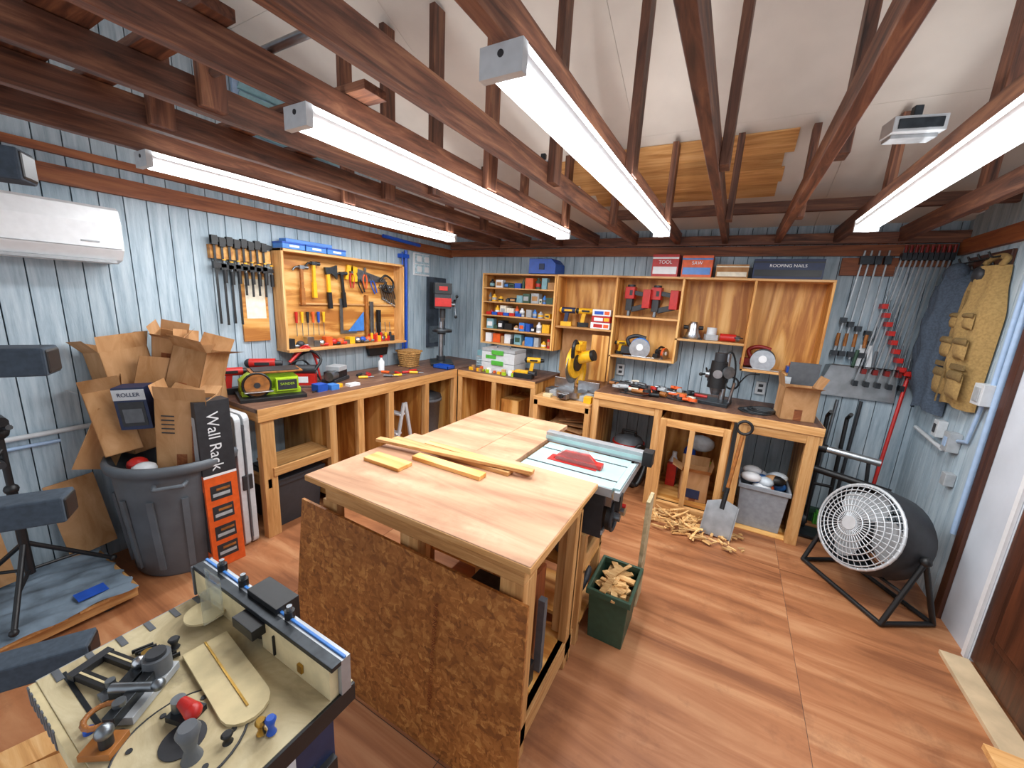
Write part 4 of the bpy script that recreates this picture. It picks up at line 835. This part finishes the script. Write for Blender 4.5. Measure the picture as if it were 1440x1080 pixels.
b.text('EXPOSURE 1  SHEATHING SPAN 24/16',fr((-.78,.938,.40),(0,.08,.997),(-1,0,0),(0,-.997,.08)),.026,'redply')
b.done('osb_panel')
b=B(); b.box(-.56,-.545,1.14,1.40,.151,.60,'redply'); b.box(-.53,-.50,1.3,1.33,.151,.5,'grey'); b.done('plywood_offcut')
b=B(); b.M=T(-.8,1.3,.151); b.box(-.12,.12,-.15,.15,0,.22,'dark'); b.box(-.1,.1,-.13,.13,.22,.26,'dsteel'); b.cyl((.12,0,.1),(.2,0,.1),.05,'steel'); b.done('tool_case',.005)
b=B(); b.M=T(-.53,1.22,.189) ; b.box(-.02,.02,-.04,.04,-.037,.06,'dsteel'); b.cyl((0,-.03,.06),(0,-.03,.12),.015,'steel'); b.done('small_vise')
b=B(); z=.9205
b.box(-1.50,-.78,1.44,1.49,z,z+.02,'pineX'); b.box(-1.32,-.70,1.50,1.545,z,z+.018,'pineX'); b.box(-1.25,-.86,1.33,1.385,z,z+.02,'plyX')
b.stick((-1.52,1.37,z+.032),(-.68,1.49,z+.032),.04,.016,'pineX')
b.done('lumber_strips',.002)
b=B(); b.box(-1.42,-1.20,1.19,1.28,z,z+.018,'plyX'); b.done('plywood_offcut',.002)
# table saw
b=B(); 
b.box(-.83,-.36,1.64,2.02,.875,.90,'sawtop'); b.box(-.83,-.36,1.635,1.645,.86,.90,'alu'); b.box(-.80,-.40,1.68,1.98,.62,.875,'dark')
for y in (1.72,1.92): b.box(-.83,-.36,y,y+.012,.8995,.9008,'dsteel')
b.box(-.74,-.48,1.78,1.86,.9,.904,'red'); b.box(-.70,-.46,1.795,1.845,.904,.925,'red'); b.prism([(-.14,0),(.12,0),(.05,.055),(-.08,.05)],-.012,.012,'red',fr((-.58,1.82,.904),(1,0,0),(0,0,1),(0,-1,0))); b.prism([(-.13,0),(.11,0),(.05,.085),(-.07,.08)],-.004,-.002,'acryl',fr((-.58,1.79,.903),(1,0,0),(0,0,1),(0,-1,0)))
b.disc((-.58,1.82,.91),(0,1,0),.05,.003,'steel')
b.box(-.86,-.28,2.03,2.08,.90,.955,'alu'); b.box(-.86,-.28,2.028,2.032,.915,.935,'sawtop'); b.box(-.31,-.26,2.02,2.09,.89,.965,'black')
b.box(-.35,-.325,1.64,2.14,.85,.89,'alu'); b.box(-.345,-.32,1.65,1.70,.80,.87,'black'); b.box(-.36,-.33,1.66,2.0,.885,.899,'sawtop')
b.disc((-.375,1.74,.72),(1,0,0),.07,.02,'black'); b.torus((-.36,1.74,.72),(1,0,0),.065,.009,'dark'); b.cyl((-.37,1.74,.72),(-.33,1.74,.72),.02,'steel'); b.cyl((-.36,1.79,.76),(-.32,1.79,.76),.01,'red')
b.box(-.40,-.392,1.86,1.94,.72,.80,'red'); b.box(-.40,-.392,1.68,1.98,.64,.66,'lgrey'); b.cyl((-.39,1.90,.68),(-.34,1.90,.68),.03,'silver'); b.box(-.40,-.37,1.70,1.80,.78,.86,'silver')
for x,y in ((-.80,1.70),(-.48,1.68),(-.80,1.96),(-.48,1.96)): b.box(x-.02,x+.02,y-.02,y+.02,0,.62,'pineZ')
b.box(-.50,-.46,1.70,1.96,.42,.50,'pineY'); b.box(-.82,-.46,1.68,1.98,.40,.42,'plyX'); b.box(-.82,-.46,1.68,1.98,.10,.12,'plyX')
b.cyl((-.6,1.80,.42),(-.6,1.80,.60),.06,'grey'); b.curve([(-.6,1.82,.3),(-.5,1.75,.25),(-.48,1.84,.32),(-.55,1.9,.2)],.02,'dark',8)
b.done('table_saw',.003)
b=B(); b.box(-.27,-.25,2.10,2.24,.0,.66,'dusty'); b.done('plywood_offcut',.002)
tote('scrap_bin',-.44,-.24,1.74,2.03,0,.30,'dgreen',False)
scraps('wood_scraps',-.40,-.28,1.78,1.99,.20,.34,60,8,L=(.05,.12),W=.04)
# ------------------------------------------------------------------ router table (foreground)
b=B(); zt=.88
b.box(-1.14,-.60,.12,.46,.85,zt,'dusty'); b.box(-.605,-.594,.12,.46,.835,zt-.002,'black'); b.box(-1.148,-1.138,.12,.46,.845,zt-.004,'lgrey'); b.box(-1.14,-.60,.108,.12,.838,zt-.002,'dust'); b.box(-1.11,-.63,.15,.43,.66,.85,'navy')
for k in range(8): b.box(-1.135+k*.022,-1.125+k*.022,.106,.109,.838,zt+.001,'grey')
for k in range(6): b.box(-1.14,-1.10,.14+k*.05,.152+k*.05,zt,zt+.002,'grey')
for x in (-1.10,-.66):
    for y in (.16,.40): b.stick((x+.02,y,0),(x+.02,y,.70),.05,.05,'black')
b.box(-1.08,-.64,.14,.40,.25,.27,'dusty'); b.box(-.635,-.625,.16,.38,.3,.72,'dark'); b.box(-.625,-.622,.2,.34,.74,.80,'offwhite'); b.tube([(-.62,.18,.70),(-.60,.20,.72),(-.60,.28,.72),(-.62,.30,.70)],.012,'black')
b.disc((-.76,.22,zt+.001),(0,0,1),.10,.004,'dusty',36); b.disc((-.76,.22,zt+.003),(0,0,1),.035,.004,'dark'); b.torus((-.76,.22,zt+.002),(0,0,1),.10,.0025,'dark',36)
for a in range(8): b.disc((-.76+.08*math.cos(a*.785),.22+.08*math.sin(a*.785),zt+.0035),(0,0,1),.005,.003,'dark',10)
b.box(-1.12,-.62,.150,.158,zt-.001,zt+.0015,'dsteel')
b.box(-1.15,-.90,.405,.425,zt,zt+.075,'dust'); b.box(-.84,-.60,.405,.425,zt,zt+.075,'dust'); b.box(-1.15,-.59,.425,.448,zt,zt+.085,'alu'); b.box(-1.15,-.59,.433,.439,zt+.085,zt+.089,'lblue'); b.box(-1.15,-.59,.404,.427,zt+.075,zt+.086,'dsteel'); b.box(-1.152,-1.145,.40,.45,zt,zt+.085,'grey')
b.box(-.93,-.81,.425,.48,zt,zt+.10,'black'); b.torus((-.87,.415,zt+.045),(0,1,0),.032,.009,'black',20); b.disc((-.87,.42,zt+.045),(0,1,0),.028,.01,'dark'); b.disc((-.87,.41,zt+.045),(0,1,0),.012,.012,'steel')
for x in (-1.07,-.97,-.78): b.cyl((x,.438,zt+.086),(x,.438,zt+.104),.011,'black'); b.cyl((x,.438,zt+.104),(x,.438,zt+.116),.006,'steel')
b.box(-.90,-.82,.375,.405,zt+.05,zt+.075,'black'); b.box(-.70,-.685,.399,.405,zt+.02,zt+.04,'brass'); b.box(-.79,-.785,.40,.405,zt+.01,zt+.06,'black')
b.disc((-1.03,.375,zt+.024),(0,0,1),.042,.005,'dust'); b.cyl((-1.03,.375,zt),(-1.03,.375,zt+.022),.012,'steel'); b.box(-1.05,-.98,.390,.393,zt+.04,zt+.13,'acryl'); b.box(-.98,-.977,.35,.393,zt+.03,zt+.12,'acryl')
b.done('router_table',.0015)
b=B(); b.M=T(-.84,.325,zt+.0035,-.12)
pts=[(-.11,-.042),(.10,-.042)]+[(.11+.042*math.cos(a),.042*math.sin(a)) for a in [(-PI/2+PI*i/8) for i in range(9)]]+[(.10,.042),(-.11,.042)]
b.prism(pts,0,.007,'dust'); b.box(-.11,.12,-.002,.002,.007,.009,'brass'); b.done('router_template')
b=B(); b.M=T(-1.045,.20,zt+.002,.25)
for s in (-.024,.024): b.box(-.05,.08,s-.009,s+.009,0,.013,'black'); b.box(-.035,.065,s-.002,s+.002,.013,.014,'dust'); b.cyl((.055,s,.013),(.055,s,.026),.008,'steel')
b.box(-.055,-.035,-.035,.035,0,.014,'dark')
for k in range(9): b.stick((.0+.010*k,.045,.005),(.02+.010*k,.075,.005),.005,.008,'black')
b.done('featherboard',.001)
b=B(); b.M=T(-.92,.22,zt+.0035,.6)@Matrix.Scale(.85,4)
b.box(-.03,.03,-.07,.07,0,.02,'lgrey'); b.cyl((0,.045,.02),(0,.045,.065),.028,'grey'); b.cyl((0,.045,.065),(0,.045,.075),.02,'dark'); b.box(-.012,.012,-.09,.02,.02,.045,'dsteel'); b.cyl((-.05,-.02,.045),(.05,-.02,.045),.010,'steel'); b.cyl((.0,-.06,.02),(0,-.06,.055),.012,'steel'); b.sph((.05,-.02,.05),.014,'steel'); b.torus((-.03,-.07,.03),(0,0,1),.028,.006,'brownhandle',16); b.box(-.06,-.03,-.02,.06,0,.03,'dsteel'); b.sph((-.045,.05,.04),.015,'silver'); b.cyl((.02,-.12,.0),(.02,-.12,.05),.012,'dsteel'); b.sph((.02,-.12,.05),.016,'steel'); b.box(-.02,.04,-.14,-.09,0,.016,'brownhandle'); b.cyl((-.05,.08,0),(-.05,.08,.04),.012,'brass')
b.done('router_jig',.001)
b=B(); b.M=T(-.80,.245,zt+.0035,.3); b.box(-.03,.02,-.02,.02,0,.012,'dsteel'); b.cyl((-.02,0,.012),(-.02,0,.035),.012,'steel'); b.cyl((-.01,0,.03),(.025,-.01,.034),.010,'red',.014); b.sph((.028,-.011,.034),.015,'red'); b.done('toggle_clamp')
for (x,y,r,h,c) in ((-.715,.215,.015,.07,'grey'),(-.655,.30,.008,.03,'brass'),(-.64,.31,.008,.035,'blue'),(-.69,.26,.008,.02,'black'),(-.98,.27,.011,.03,'steel'),(-1.0,.30,.009,.025,'dark')):
    b=B(); b.lathe([(r*1.1,0),(r*.6,h*.3),(r*.9,h*.6),(r*1.25,h*.85),(r*.9,h)],c,T(x,y,zt+.003),16); b.done('router_bit_knob')
b=B(); b.disc((-.86,.16,zt+.005),(0,0,1),.014,.01,'dsteel'); b.disc((-.92,.14,zt+.004),(0,0,1),.008,.008,'blue'); b.box(-.99,-.96,.17,.185,zt,zt+.01,'steel'); b.done('loose_hardware')
b=B(); b.bx((-1.80,.20,.03),(.9,.09,.04),'pineX',(0,0,1.1)); b.bx((-1.98,.10,.02),(.6,.12,.02),'pineX',(0,0,1.3)); b.done('floor_lumber',.002)
